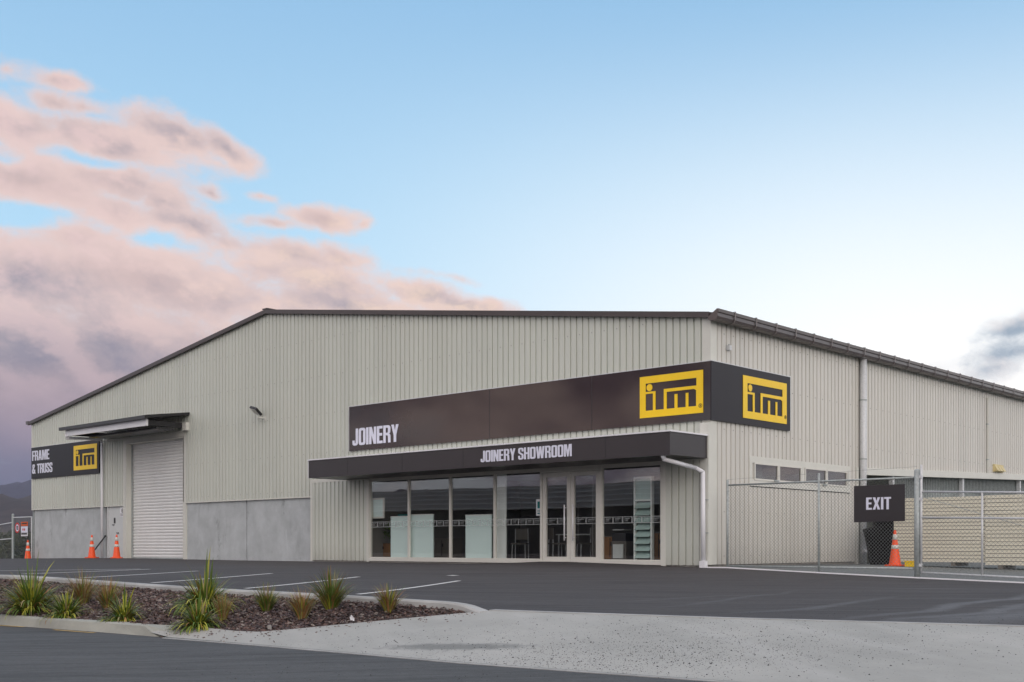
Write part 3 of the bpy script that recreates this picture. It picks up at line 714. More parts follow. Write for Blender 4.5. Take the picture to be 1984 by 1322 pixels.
def logo(m, place, u0, u1, v0, v1, depth=.02):
    mp = lambda a, b: (u0+a*(u1-u0), v1-b*(v1-v0))
    m.polys([[mp(a, b) for a, b in lp] for lp in LOGO], place, depth)
    rx = .085*(v1-v0); c = mp(.158, .275)
    m.polys([[(c[0]+rx*math.cos(t*.3927), c[1]+rx*math.sin(t*.3927)) for t in range(16)]], place, depth)
def reg(m, place, u, v, r):      # small registered mark: ring with an R
    m.polys([[(u+r*math.cos(t*.5236), v+r*math.sin(t*.5236)) for t in range(12)], [(u+r*.8*math.cos(t*.5236), v+r*.8*math.sin(t*.5236)) for t in range(12)]], place, .004)
    text(m, 'R', place, u-r*.32, u+r*.32, v-r*.5, v+r*.5, .004)

# ------------------------------------------------------------------ the warehouse
WH = empty('warehouse', 'large cream corrugated steel warehouse with a joinery showroom in its front corner', 'warehouse')
W0 = -35.2; RX = -17.5; EZ = 5.84; AZ = 8.33; DEEP = 46
def gz(x): return EZ+(AZ-EZ)*(x-W0)/(RX-W0) if x < RX else EZ+(AZ-EZ)*(0-x)/(0-RX)
PROF = [(.004,.03),(.148,.03),(.156,-.008),(.188,-.008),(.196,.03)]; PIT = .20
def corr(m, a0, a1, iv, place, ph=0.0):
    xs = []; k = math.floor((a0-ph)/PIT)-1
    while True:
        b = ph+k*PIT
        if b > a1: break
        for o, d in PROF:
            if a0 < b+o < a1: xs.append((b+o, d))
        k += 1
    xs = [(a0, xs[0][1])]+xs+[(a1, xs[-1][1])]
    for (xa, da), (xb, db) in zip(xs[:-1], xs[1:]):
        if xb-xa < 1e-5: continue
        for lo, hi_ in iv((xa+xb)/2):
            za = hi_(xa) if callable(hi_) else hi_; zb = hi_(xb) if callable(hi_) else hi_
            m.add([place(xa, lo, da), place(xb, lo, db), place(xb, zb, db), place(xa, za, da)], [(0,1,2,3)])
CT = 2.1
xrd0, xrd1 = -26.98, -22.80; RDZ = 4.5
xs_l = F(609, 1000)[0]; xs_r = -.02
xw0 = F(715,1000,.12)[0]; xw1 = F(1281,1000,.12)[0]
def iv_front(x):
    if xrd0 < x < xrd1: return [(RDZ, gz)]
    if x > xs_l+.05: return [(2.45, gz)]
    return [(CT-.02, gz)]
m = MB(); corr(m, W0, 0, iv_front, fplace(.0))
def screws(m, a0, a1, zs, ok, place, ph=0.0):
    k = math.ceil((a0-ph)/PIT)
    while ph+k*PIT < a1-.1:
        a = ph+k*PIT+.076
        for z in zs:
            if k % 2 == 0 and ok(a, z):
                m.add([place(a-.012,z-.012,.031),place(a+.012,z-.012,.031),place(a+.012,z+.012,.031),place(a-.012,z+.012,.031),place(a,z,.042)], [(0,1,4),(1,2,4),(2,3,4),(3,0,4)], 1)
        k += 1
screws(m, W0, 0, (2.25,3.45,4.7,5.9,7.1,8.0), lambda a, z: z < gz(a)-.15 and any(lo < z for lo, h_ in iv_front(a)), fplace(0))
m.build('gable_wall', ['clad', 'screw'], WH)
# side wall
sy0, sz0 = S(1460, 893); sy1, _ = S(1642, 915)
w_top = S(1456,889)[1]; w_bot = S(1456,937)[1]
sdp = S(1664,900)[0]
BEAM = 2.68; BS = .030
bm_ = lambda y: BEAM+(y-sdp)*BS
def iv_side(y):
    if y > sdp-.1: return [(bm_(y), EZ)]
    if sy0 < y < sy1: return [(.05, w_bot+.02), (w_top-.02, EZ)]
    return [(.05, EZ)]
m = MB(); corr(m, 0, DEEP, iv_side, splace(0), .07)
screws(m, .25, 34, (.25,1.3,3.25,4.4,5.5), lambda a, z: any(lo+.1 < z < hi_-.1 for lo, hi_ in iv_side(a)), splace(0), .07)
m.build('side_wall', ['clad_lit_side', 'screw'], WH)
m = MB(); m.box(W0+.01, W0+.06, .06, DEEP, -.6, EZ); m.box(W0+.06, -.1, DEEP-.05, DEEP, -.6, EZ); m.build('rear_wall', 'clad', WH)
# precast panels
def ppan(pa, pb, z0=-.35):
    a = F(pa, 1000)[0] if pa < 1900 else 0; b = F(pb, 1000)[0]
    o = MB().box(a+.022, b-.022, .035, .20, z0, CT-.03).build('concrete_panel', 'precast', WH); return o
ppan(65, 204); ppan(360, 476.5); ppan(476.5, 611)
MB().box(W0+.02, xrd0-.22, .07, .12, CT-.15, CT+.02).build('panel_joint', 'black', WH)
MB().box(xrd1+.17, xs_l, .07, .12, CT-.15, CT+.02).build('panel_joint', 'black', WH)
m = MB(); m.box(W0-.012, W0+.10, -.035, .10, CT-.02, EZ-.01); m.build('end_flashing', 'trim', WH)
MB().box(W0+.0, xrd0-.22, -.034, -.002, CT-.055, CT-.02).build('base_flashing', 'trim', WH)
MB().box(xrd1+.17, xs_l, -.034, -.002, CT-.055, CT-.02).build('base_flashing', 'trim', WH)
m = MB(); m.box(W0+.02, W0+.09, .01, .2, -.4, CT-.06); m.build('panel_end_post', 'galv', WH)
# corner flashing
m = MB(); m.box(-.20, .040, -.040, -.0, 3.36, EZ+.02); m.build('corner_flashing', 'trim', WH)
m = MB(); m.box(.0, .040, .0, .22, .05, EZ+.02); m.build('corner_flashing', 'trim', WH)
m = MB(); m.box(-.25, -.02, .02, 8.0, -.4, .045); m.build('side_plinth', 'plinth', WH)
# roof
m = MB(); t = .05
for a, b in ((W0-.28, RX), (RX, .28)):
    za = EZ+.10+(0 if a > W0 else 0); 
    zA = AZ+.02+t; zE = EZ-.0+t
    z0, z1 = (zE, zA) if a < RX else (zA, zE)
    m.add([(a,-.10,z0-t),(b,-.10,z1-t),(b,DEEP,z1-t),(a,DEEP,z0-t),(a,-.10,z0),(b,-.10,z1),(b,DEEP,z1),(a,DEEP,z0)],
          [(0,3,2,1),(4,5,6,7),(0,1,5,4),(1,2,6,5),(2,3,7,6),(3,0,4,7)])
m.build('roof', 'dark', WH)
m = MB()
for a, b in ((W0-.12, RX), (RX, .06)):
    z = lambda x: gz(min(0, max(W0, x)))
    z0, z1 = z(a), z(b)
    m.add([(a,-.16,z0-.05),(b,-.16,z1-.05),(b,-.09,z1-.05),(a,-.09,z0-.05),(a,-.16,z0+.085),(b,-.16,z1+.085),(b,-.09,z1+.085),(a,-.09,z0+.085)],
          [(0,3,2,1),(4,5,6,7),(0,1,5,4),(1,2,6,5),(2,3,7,6),(3,0,4,7)])
m.build('barge_flashing', 'dark', WH)
m = MB(); m.box(RX-.14, RX+.14, -.17, .3, gz(RX)+.09, gz(RX)+.12); m.build('ridge_cap', 'dark', WH)
# gutter on the side wall with straps
gb = MB(); prof = [(.045,5.80),(.055,5.73),(.20,5.70),(.29,5.735),(.315,5.79),(.305,5.87),(.33,5.89),(.33,5.965),(.29,5.965)]
ys = [-.17, DEEP]
for y in ys:
    for a, b in prof: gb.v.append((a, y, b))
k = len(prof)
for j in range(k-1): gb.f.append((j, j+1, k+j+1, k+j)); gb.mi.append(0)
gb.f.append(tuple(range(k))); gb.mi.append(0)
gut = gb.build('gutter', 'gutter', WH)
strap0 = None; y = .55; i = 0
while y < 40:
    b = MB(); b.add([p for a_, z_ in ((.05,5.71),(.20,5.682),(.302,5.722),(.335,5.79),(.345,5.985),(.27,5.985)) for p in ((a_,-.02,z_),(a_,.02,z_))], [(2*k_, 2*k_+1, 2*k_+3, 2*k_+2) for k_ in range(5)]); b.add([p for a_, z_ in ((.05,5.72),(.20,5.692),(.295,5.732),(.325,5.79),(.335,5.98),(.27,5.98)) for p in ((a_,-.02,z_),(a_,.02,z_))], [(2*k_, 2*k_+1, 2*k_+3, 2*k_+2) for k_ in range(5)]); 
    if strap0 is None: strap0 = b.build('bracket', 'strap', gut); strap0.location = (0, y, 0)
    else:
        c = strap0.copy(); COL.objects.link(c); c.parent = gut; c.location = (0, y, 0)
    y += .95
MB().box(W0-.28, W0-.05, -.17, DEEP, EZ-.01, EZ+.13).build('gutter', 'gutter', WH)
# side downpipe
m = MB(); m.path([(.13, sdp, 5.79), (.13, sdp, -.04)], .095, 16); dpipe = m.build('downpipe', 'galv_l', WH, smoothf=True)
for zc in (4.55, 2.9, 1.2): MB().tube((.13,sdp,zc),(.13,sdp,zc+.035),.102,n=16).build('clip', 'galv', dpipe)
MB().path([(.13,sdp,.30),(.33,sdp-.22,.36)], .055, 12).build('cleanout_spout', 'whitep', dpipe)
# thin conduit
cy, cz1 = S(1910,771); _, cz0 = S(1910,915)
m = MB(); m.path([(.06,cy,cz1),(.06,cy,bm_(cy))], .028, 8); cnd = m.build('conduit', 'trim', WH)
for zc in (3.4, 4.6): MB().box(.0,.09,cy-.07,cy+.07,zc,zc+.03).build('clip', 'galv', cnd)
# beam below the open side bay
ya_, yb_ = sdp+.12, DEEP
MB().add([(a,y,bm_(y)+d) for a in (-.06,.07) for y in (ya_,yb_) for d in (-.20,0)], [(0,1,3,2),(4,6,7,5),(0,4,5,1),(2,3,7,6),(1,5,7,3),(0,2,6,4)]).build('beam', 'trim', WH)
m = MB(); m.box(-.16,.05, sdp-.24, sdp-.10, -.3, BEAM+.0); m.build('bay_jamb', 'trim', WH)
yy = sdp+2.2
while yy < DEEP-2: MB().box(-.14,-.02,yy,yy+.12,-.3,bm_(yy)-.2).build('bay_post', 'galv_l', WH); yy += 5.2
# slotted screen of upright bars in the bay
m = MB(); y = sdp+2.4
while y < 30: m.box(-.20,-.165,y,y+.022,-.2,bm_(y)-.21); y += .125
m.build('bar_screen', 'galv', WH)
m = MB(); m.box(-4.6,-4.4,sdp,DEEP-.2,-.4,5.5); m.box(-4.4,-.3, sdp-.5, sdp-.3, -.4, 5.4); m.build('bay_inner_wall', 'clad', WH)
m = MB(); m.box(-17,-.3,sdp+.1,DEEP-.1,-.3,-.12); m.build('bay_floor', 'plinth', WH)
for (ya, yb, zz_) in ((sdp+5.0, sdp+9.0, 2.15), (sdp+10, sdp+17, 2.2), (sdp+18, sdp+30, 2.3)):
    MB().box(-.42,-.32,ya,yb,-.1,zz_+.12).build('bay_partition', 'palew', WH)
# roller door and reveals
rd = empty('roller', '', ''); bpy.data.objects.remove(rd)
m = MB(); z = .02; xa, xb = xrd0+.06, xrd1-.08
pp = []
while z < RDZ+.1:
    for dz_, o in ((0,0),(.03,.018),(.075,.024),(.105,.010),(.112,-.006)): pp.append((z+dz_, o))
    z += .118
for (za, oa), (zb, ob) in zip(pp[:-1], pp[1:]): m.add([(xa,.27-oa,za),(xb,.27-oa,za),(xb,.27-ob,zb),(xa,.27-ob,zb)], [(0,1,2,3)])
rdo = m.build('roller_door', 'door', WH)
MB().box(xa,xb,.22,.31,-.03,.035).build('bottom_rail', 'galv', rdo)
m = MB(); m.box(xrd0-.03,xrd0+.03,-.03,.4,-.1,RDZ+.02); m.box(xrd1-.02,xrd1+.04,-.03,.4,-.1,RDZ+.02); m.box(xrd0+.03,xrd1-.02,-.03,.4,RDZ-.04,RDZ+.02)
m.box(xrd0-.22,xrd0-.03,-.032,.10,-.1,RDZ+.16); m.box(xrd1+.04,xrd1+.17,-.032,.10,-.1,RDZ+.16); m.box(xrd0-.03,xrd1+.04,-.032,-.02,RDZ+.02,RDZ+.16)
m.build('door_surround', 'trim', rdo)
MB().box(xa-.03,xa+.005,.19,.24,0,RDZ-.05).build('guide', 'galv', rdo)
# personnel door
pdx0 = F(209,1000)[0]; pdx1 = xrd0-.24
m = MB(); m.box(pdx0,pdx1,.05,.13,.01,2.05); pd = m.build('side_door', 'pdoor', WH)
m = MB(); m.box(pdx0-.07,pdx0-.005,.0,.16,-.05,2.1); m.box(pdx0-.07,pdx1,.0,.16,2.055,2.1); m.build('door_frame', 'galv_l', pd)
MB().box(pdx0-.40,pdx0-.07,.10,.2,-.3,2.08).build('concrete_return', 'plinth', WH)
m = MB(); nx0, _ = F(233,990,-.05); nx1, _ = F(243,990,-.05); m.box(nx0,nx1,.035,.049,1.62,2.0); nt_ = m.build('notice', 'whitep', pd)
m = MB(); cx_ = (nx0+nx1)/2
m.polys([[(cx_+.085*math.cos(t*.5236),1.87+.085*math.sin(t*.5236)) for t in range(12)],[(cx_+.06*math.cos(t*.5236),1.87+.06*math.sin(t*.5236)) for t in range(12)]], lambda u,v,n:(u,.034-n,v), .003)
m.box(cx_-.02,cx_+.02,.029,.034,1.83,1.91)
for k in range(3): m.box(nx0+.04,nx1-.04,.031,.034,1.66+k*.04,1.675+k*.04)
m.build('notice_print', 'black', nt_)
m = MB(); m.box(pdx0+.42,pdx0+.52,.03,.05,1.38,1.60); m.box(pdx0+.28,pdx0+.44,.03,.05,1.30,1.335); m.build('lock_plate', 'black', pd)
MB().box(pdx0+.66,pdx0+.80,-.0,.05,.98,1.01).build('handle', 'black', pd)
# awning over the roller door
ax1 = F(369,800)[0]; ax0 = ax1-6.45; AD = 1.73
m = MB()
m.add([(ax0,-AD,5.02),(ax1,-AD,5.02),(ax1,-.03,5.27),(ax0,-.03,5.27),(ax0,-AD,5.13),(ax1,-AD,5.13),(ax1,-.03,5.36),(ax0,-.03,5.36)],
      [(0,3,2,1),(4,5,6,7),(0,1,5,4),(1,2,6,5),(2,3,7,6),(3,0,4,7)])
aw = m.build('awning', 'black', WH)
m = MB(); m.box(ax0-.06,ax1+.02,-AD-.11,-AD-.005,4.99,5.11); m.build('awning_gutter', 'black', aw)
MB().box(ax0+.2,ax1-.15,-AD+.04,-AD+.12,4.76,5.0).build('beam', 'whitep', aw)
m = MB(); m.box(ax0+1.2,ax1-.25,-AD+.5,-AD+1.2,4.68,4.76); m.box(ax0+.3,ax0+.42,-AD+.13,-.03,4.80,4.98); m.box(ax1-.42,ax1-.3,-AD+.13,-.03,4.80,4.98); m.build('awning_frame', 'black', aw)
m = MB(); m.box(ax1-.30,ax1-.05,-.16,-.03,4.70,4.99); m.box(ax0+.1,ax1-.1,-.06,-.028,4.66,4.72); m.build('wall_bracket', 'trim', aw)
dx_ = F(198,1000,.1)[0]
m = MB(); m.path([(ax0+.22,-AD+.06,4.86),(ax0+.22,-AD+.10,4.70),(dx_,-.16,F(198,851,.14)[1]),(dx_,-.11,F(198,851,.14)[1]-.15),(dx_,-.11,.02)], .055, 12); m.build('downpipe', 'whitep', WH, smoothf=True)
# showroom front: ribbed panels either side
def iv_sh(x): return [(.03, 2.56)]
SP = .10
m = MB(); corr(m, xs_l, xw0, iv_sh, fplace(SP), .03); m.build('showroom_cladding', 'clad', WH)
m = MB(); corr(m, xw1+.02, xs_r-.18, iv_sh, fplace(SP), .03); m.build('showroom_cladding', 'clad', WH)
m = MB(); m.box(xs_l-.03,xs_l+.07,-SP-.036,.04,.0,2.60); m.box(xs_l+.07,xw0,-SP-.036,-SP+.03,2.50,2.60)
m.box(xw0-.10,xw0+.0,-SP-.035,.02,.0,2.60); m.build('showroom_flashing', 'trim', WH)
m = MB(); m.box(xw1,xw1+.14,-SP-.035,.02,.0,2.60); m.box(xw1+.14,-.2,-SP-.036,-SP+.03,2.50,2.60)
m.box(-.20,.0405,-SP-.034,-.0005,.05,3.36); m.build('showroom_flashing', 'trim', WH)
m = MB(); m.box(xs_l+.1,-.03,-SP+.02,.3,-.3,.028); m.build('front_plinth', 'plinth', WH)
# window openings
WT, WB = 2.47, .115
def panebox(par, xa, xb, z0, z1, fw, off, gname='glass', band=True, nm='frame', d=.06):
    m = MB(); m.box(xa,xb,-off-.005,-off+d,z0,z0+fw); m.box(xa,xb,-off-.005,-off+d,z1-fw,z1); m.box(xa,xa+fw,-off-.004,-off+d,z0+fw,z1-fw); m.box(xb-fw,xb,-off-.004,-off+d,z0+fw,z1-fw)
    m.build('frame', 'frame', par)
    g_ = MB().add([(xa+fw,-off+.03,z0+fw),(xb-fw,-off+.03,z0+fw),(xb-fw,-off+.03,z1-fw),(xa+fw,-off+.03,z1-fw)], [(0,1,2,3)]).build('glass', gname, par, recalc=False)
    if band:
        b = MB(); zb0, zb1 = 1.045, 1.215; a, c = xa+fw, xb-fw; yb = -off+.022
        fr = lambda x0,x1,y0,y1: b.add([(x0,yb,y0),(x1,yb,y0),(x1,yb,y1),(x0,yb,y1)], [(0,1,2,3)])
        fr(a,c,zb0,zb0+.02); fr(a,c,zb1-.02,zb1)
        n = max(1, int((c-a)/.262)); w = (c-a)/n
        for i in range(n):
            x = a+i*w; fr(x,x+.045,zb0+.02,zb1-.02); fr(x+.085,x+w-.04,zb0+.11,zb0+.125)
            for q_ in (.095,.135,.175): fr(x+q_,x+q_+.012,zb0+.045,zb0+.11)
        b.build('frosted_band', 'frost', par)
    return par
def thing_part(name):             # a part that only carries sub-parts
    o = bpy.data.objects.new(name, None); COL.objects.link(o); o.parent = WH; return o
cuts = [716,791.5,872,958,1048.5]
for a, b in zip(cuts[:-1], cuts[1:]):
    panebox(thing_part('shop_window'), F(a,1000,SP)[0]+.003, F(b,1000,SP)[0]-.003, WB, WT, .036, SP)
panebox(thing_part('shop_window'), F(1165,1000,SP)[0]+.003, xw1-.003, WB, WT, .036, SP)
dx0 = F(1051,1000,SP)[0]; dx1 = F(1162,1000,SP)[0]; dm = (dx0+dx1)/2
m = MB(); m.box(dx0-.06,dx0,-SP-.02,.0,.06,WT); m.box(dx1,dx1+.06,-SP-.02,.0,.06,WT); m.box(dx0,dx1,-SP-.02,.0,WT-.07,WT); m.box(dx0,dx1,-SP-.015,.1,.03,.085); m.build('door_frame', 'frame', WH)
for k, (a, b) in enumerate(((dx0+.008, dm-.004), (dm+.004, dx1-.008))):
    dr = thing_part('entrance_door')
    panebox(dr, a, b, .09, WT-.075, .115, SP)
    hx = b-.14 if k == 0 else a+.14
    h = MB(); h.tube((hx,-SP-.075,.62),(hx,-SP-.075,1.55),.019,n=10); h.tube((hx,-SP,.70),(hx,-SP-.075,.70),.012,n=8); h.tube((hx,-SP,1.47),(hx,-SP-.075,1.47),.012,n=8)
    h.build('handle', 'whitep', dr, smoothf=True)
m = MB(); m.box(xw0,xw1,-SP-.03,.0,.03,WB-.003); m.box(xw0,xw1,-SP-.008,.05,WT+.003,2.6); m.build('sill_and_head', 'frame', WH)
# notice taped inside the glass
a = F(1037,1000,SP)[0]; b = F(1047,1000,SP)[0]
m = MB(); m.box(a,b,-SP+.035,-SP+.04,1.28,1.72); nn = m.build('door_notice', 'whitep', WH)
m = MB(); m.box(a+.05,b-.05,-SP+.030,-SP+.0345,1.48,1.66); m.box(a+.05,b-.05,-SP+.030,-SP+.0345,1.33,1.36); m.box(a+.05,b-.05,-SP+.030,-SP+.0345,1.40,1.42); m.build('notice_print', 'teal', nn)
# canopy above the entrance
CD = 1.616; cxl = F(598,900,CD)[0]; cz0, cz1 = 2.53, 3.05
m = MB(); m.box(cxl,.0,-CD,-.04,cz0,cz1-.01); can = m.build('canopy', 'fascia', WH)
m = MB(); m.box(cxl-.03,.03,-CD-.03,-.03,cz1-.005,cz1+.03); m.box(cxl-.02,cxl-.003,-CD-.01,-.03,cz0-.01,cz1); m.box(.003,.018,-.1,-.03,cz0-.01,cz1); m.build('canopy_capping', 'whitep', can)
m = MB()
for px in (673,779,897,1028,1173): x = F(px,900,CD)[0]; m.box(x-.010,x+.010,-CD-.003,-CD+.01,cz0,cz1-.012)
m.box(cxl,.0,-CD-.004,-CD-.0,cz0-.012,cz0+.0)
m.build('panel_seam', 'black', can)
tx0 = F(932,890,CD)[0]; tx1 = F(1108,870,CD)[0]; tz0 = F(934,896,CD)[1]; tz1 = F(1106,860.5,CD)[1]
m = MB(); text(m, 'JOINERY SHOWROOM', fplace(CD+.002), tx0, tx1, tz0, tz1, .012); m.build('lettering', 'white', can)
# downpipe of the canopy
q = F(1283,886,CD-.05)[0]
m = MB(); x2 = F(1362,905,.22)[0]
m.path([(q,-CD+.06,2.56),(q+.02,-CD+.10,2.44),(x2-.12,-.36,2.30),(x2,-.22,2.20),(x2,-.20,.03)], .052, 12); cd = m.build('downpipe', 'whitep', WH, smoothf=True)
for zc in (1.55,.78): MB().box(x2-.10,x2+.10,-.16,-.13,zc,zc+.02).build('clip', 'galv', cd)
MB().box(x2-.07,x2+.07,-.27,-.13,-.06,.14).build('pipe_foot', 'whitep', cd)
# side windows
def swin(pa, pb):
    ya, yb = S(pa,900,.03)[0], S(pb,900,.03)[0]; z0, z1 = w_bot+.085, w_top-.085; mid_ = (ya+yb)/2
    for a, b in ((ya, mid_-.01), (mid_+.01, yb)):
        w_ = thing_part('side_window'); fw = .042
        m = MB(); m.box(.0,.05,a,b,z0,z0+fw); m.box(.0,.05,a,b,z1-fw,z1); m.box(.0,.05,a,a+fw,z0+fw,z1-fw); m.box(.0,.05,b-fw,b,z0+fw,z1-fw); m.build('frame', 'frame', w_)
        MB().add([(.02,a+fw,z0+fw),(.02,b-fw,z0+fw),(.02,b-fw,z1-fw),(.02,a+fw,z1-fw)], [(0,1,2,3)]).build('pane', 'glass2', w_, recalc=False)
    MB().box(.05,.09,mid_-.25,mid_-.05,z0+.0,z0+.04).build('latch', 'galv', w_)
swin(1461,1552.5); swin(1559,1641)
ya, yb = S(1452,900,.03)[0], S(1647,900,.03)[0]; yc = S(1556,900,.03)[0]
m = MB()
m.box(.0,.036,ya,yb,w_top-.10,w_top+.06); m.box(.0,.036,ya,yb,w_bot-.06,w_bot+.10); m.box(.0,.037,ya,ya+.12,w_bot+.10,w_top-.10); m.box(.0,.037,yb-.12,yb,w_bot+.10,w_top-.10); m.box(.0,.037,yc-.06,yc+.06,w_bot+.10,w_top-.10)
m.build('window_surround', 'trim', WH)
MB().box(.0,.030,ya+.02,yb-.02,w_bot-.085,w_bot-.061).build('flashing_gap', 'black', WH)
m = MB(); m.box(-4.4,-.03,sy0-.8,sy1+.8,.02,.06); m.box(-4.45,-4.4,sy0-.8,sy1+.8,.1,2.6); m.build('office_interior', 'inwall', WH)
# showroom interior shell
FL = .09; ix0, ix1 = xw0-.3, -.12
m = MB(); m.box(ix0,ix1,.0,7.0,FL-.05,FL); m.build('showroom_floor', 'carpet', WH)
m = MB(); m.box(ix0-.1,ix0,.0,7.0,FL,2.9); m.box(ix1-.03,ix1,.0,2.5,FL,2.9); m.box(ix0,ix1,7.0,7.1,FL,2.9); m.build('showroom_wall', 'inwall', WH)
m = MB(); m.box(ix0,ix1,.0,7.0,2.75,2.82); m.build('showroom_ceiling', 'ceil', WH)

# ------------------------------------------------------------------ things inside the showroom
def ipt(px, d): return F(px, 1000, -d)[0]
def panel(px0, px1, d, top, label, mname='pale'):
    x0, x1 = ipt(px0,d), ipt(px1,d); r = empty('display_panel', label, 'display panel', ((x0+x1)/2, d, FL), 0, 'pale display panels inside the showroom')
    w = (x1-x0)/2; MB().box(-w,w,-.02,.02,.03,top-FL).build('board', mname, r); MB().box(-w,w,-.03,.03,top-FL,top-FL+.03).build('top_rail', 'palew', r); MB().box(-w,w,-.06,.06,.0,.03).build('foot', 'galv_l', r)
    return r
panel(758,791,.04,1.34,'pale green panel behind the first and second shop panes, left of the pair')
panel(797,840,.04,1.38,'pale green panel seen whole behind the second shop pane')
panel(903,953,.04,1.33,'pale green panel behind the third shop pane, beside a mullion')
panel(962,981,.10,2.42,'tall narrow white panel standing full height behind the fourth shop pane','palew')
def cabinet(px0, px1, d, top, depth, mname, label):
    x0, x1 = ipt(px0,d), ipt(px1,d); r = empty('cabinet', label, 'cabinet', ((x0+x1)/2, d, FL)); w = (x1-x0)/2
    MB().box(-w,w,0,depth,.06,top-.03).build('carcass', mname, r); MB().box(-w-.02,w+.02,-.03,depth+.02,top-.03,top).build('worktop', 'greyw', r); MB().box(-w+.03,w-.03,.03,depth,0,.06).build('kickboard', 'black', r)
    m = MB(); m.box(-.006,.006,-.012,-.001,.1,top-.06); m.box(.04,.06,-.03,-.001,top*.6,top*.75); m.build('door_gap', 'black', r)
    return r
cabinet(724,758,.7,.50,.5,'wood','low brown timber cabinet behind the first shop pane under the plant')
cabinet(840,872,.9,.62,.5,'greyw','grey brown cabinet between the pale panels of the second and third panes')
cabinet(1168,1196,.8,.66,.6,'wood','warm timber cabinet behind the shop pane right of the doors')
cabinet(1268,1284,.8,.75,.5,'wood','narrow timber cabinet at the right hand end of the shop pane')
def chair(px, d, rz, label):
    r = empty('chair', label, 'chair', (ipt(px,d), d, FL), rz, 'chairs inside the showroom')
    MB().box(-.22,.22,-.22,.22,.44,.48).build('seat', 'greyw', r); MB().box(-.21,.21,.19,.22,.58,.90).build('backrest', 'greyw', r)
    for sx in (-1,1):
        for sy in (-1,1): MB().tube((sx*.20,sy*.2,0),(sx*.19,sy*.19,.90 if sy > 0 else .44),.014,n=8).build('leg', 'galv_l', r)
chair(1008,2.2,.5,'metal legged chair seen through the fourth shop pane'); chair(1080,2.0,2.6,'metal legged chair seen through the left glass door'); chair(1135,1.8,-.6,'metal legged chair seen through the right glass door')
r = empty('office_table', 'pale topped table seen through the right glass door', 'table', (ipt(1140,3.0),3.0,FL))
MB().box(-.9,.9,-.4,.4,.71,.74).build('table_top', 'palew', r)
for sx in (-1,1):
    for sy in (-1,1): MB().box(sx*.82-.02,sx*.82+.02,sy*.35-.02,sy*.35+.02,0,.71).build('leg', 'galv_l', r)
# framed sample on the wall side of first pane
x0, x1 = ipt(721,.03), ipt(745,.03)
r = empty('framed_sample', 'small cream framed window sample hanging behind the first shop pane', 'window sample', ((x0+x1)/2,.03,1.32)); w = (x1-x0)/2
m = MB(); m.box(-w,w,-.02,.02,0,.05); m.box(-w,w,-.02,.02,.57,.62); m.box(-w,-w+.06,-.02,.02,.05,.57); m.box(w-.06,w,-.02,.02,.05,.57); m.build('frame', 'frame', r)
MB().box(-w+.06,w-.06,-.005,.005,.05,.57).build('pane', 'pale', r)
# louvre window display
x0, x1 = ipt(1230,.12), ipt(1265,.12); r = empty('louvre_window', 'tall louvre window on display behind the right shop pane', 'louvre window', ((x0+x1)/2,.12,FL)); w = (x1-x0)/2
m = MB(); m.box(-w,-w+.04,-.05,.05,0,2.1); m.box(w-.04,w,-.05,.05,0,2.1); m.box(-w+.04,w-.04,-.05,.05,0,.05); m.box(-w+.04,w-.04,-.05,.05,2.05,2.1); m.box(-w+.04,w-.04,-.05,.05,1.50,1.54); m.build('frame', 'palew', r)
MB().box(-w+.04,w-.04,-.004,.004,1.54,2.05).build('top_pane', 'louvre', r)
for k in range(8):
    z = .10+k*.175
    m = MB(); m.add([(-w+.05,-.09,z),(w-.05,-.09,z),(w-.05,.07,z+.155),(-w+.05,.07,z+.155),(-w+.05,-.084,z-.006),(w-.05,-.084,z-.006),(w-.05,.076,z+.149),(-w+.05,.076,z+.149)], [(0,1,2,3),(4,7,6,5),(0,4,5,1),(3,2,6,7)]); m.build('louvre_blade', 'louvre', r)
# printer / coffee stand
r = empty('printer', 'grey office printer on a stand behind the right shop pane', 'printer', (ipt(1208,.9),.9,FL))
MB().box(-.24,.24,-.2,.3,0,.52).build('stand', 'greyw', r); MB().box(-.22,.22,-.2,.25,.52,.72).build('body', 'black', r); m = MB(); m.box(-.16,.16,-.24,-.2,.08,.44); m.box(-.18,.18,-.22,.1,.80,.82); m.build('paper_tray', 'palew', r)
# teal box on panels
x = ipt(779,.85); bx = MB().box(x-.2,x+.2,.85,1.1,1.32,1.46).build('storage_box', 'teal'); bevel(bx, .01); tag(bx, 'teal plastic box just above the pale panel behind the first mullion', 'box')
# indoor plant
def leafy(name, n, c, rad, mname, parent, size=.05, squash=(1,1,1), seed=1):
    rs = np.random.default_rng(seed); m = MB()
    for _ in range(n):
        d = rs.normal(size=3); d /= np.linalg.norm(d); rr_ = rad*rs.uniform(.45,1.0)**.6
        p = Vector((c[0]+d[0]*rr_*squash[0], c[1]+d[1]*rr_*squash[1], c[2]+d[2]*rr_*squash[2]))
        u = Vector(rs.normal(size=3)).normalized()*size*rs.uniform(.6,1.3); v = u.orthogonal().normalized()*size*.45
        m.add([p-u, p+v, p+u, p-v], [(0,1,2,3)])
    return m.build(name, mname, parent)
r = empty('pot_plant', 'leafy green pot plant behind the first shop pane', 'pot plant', (ipt(745,.9),.9,.60))
leafy('foliage', 420, (0,0,.36), .32, 'leaf1', r, .055); MB().lathe((0,0,0), [(.0,0),(.09,0),(.12,.16),(.0,.16)], 14).build('pot', 'palew', r); MB().tube((0,0,.15),(0,0,.3),.012).build('stem', 'bark', r)

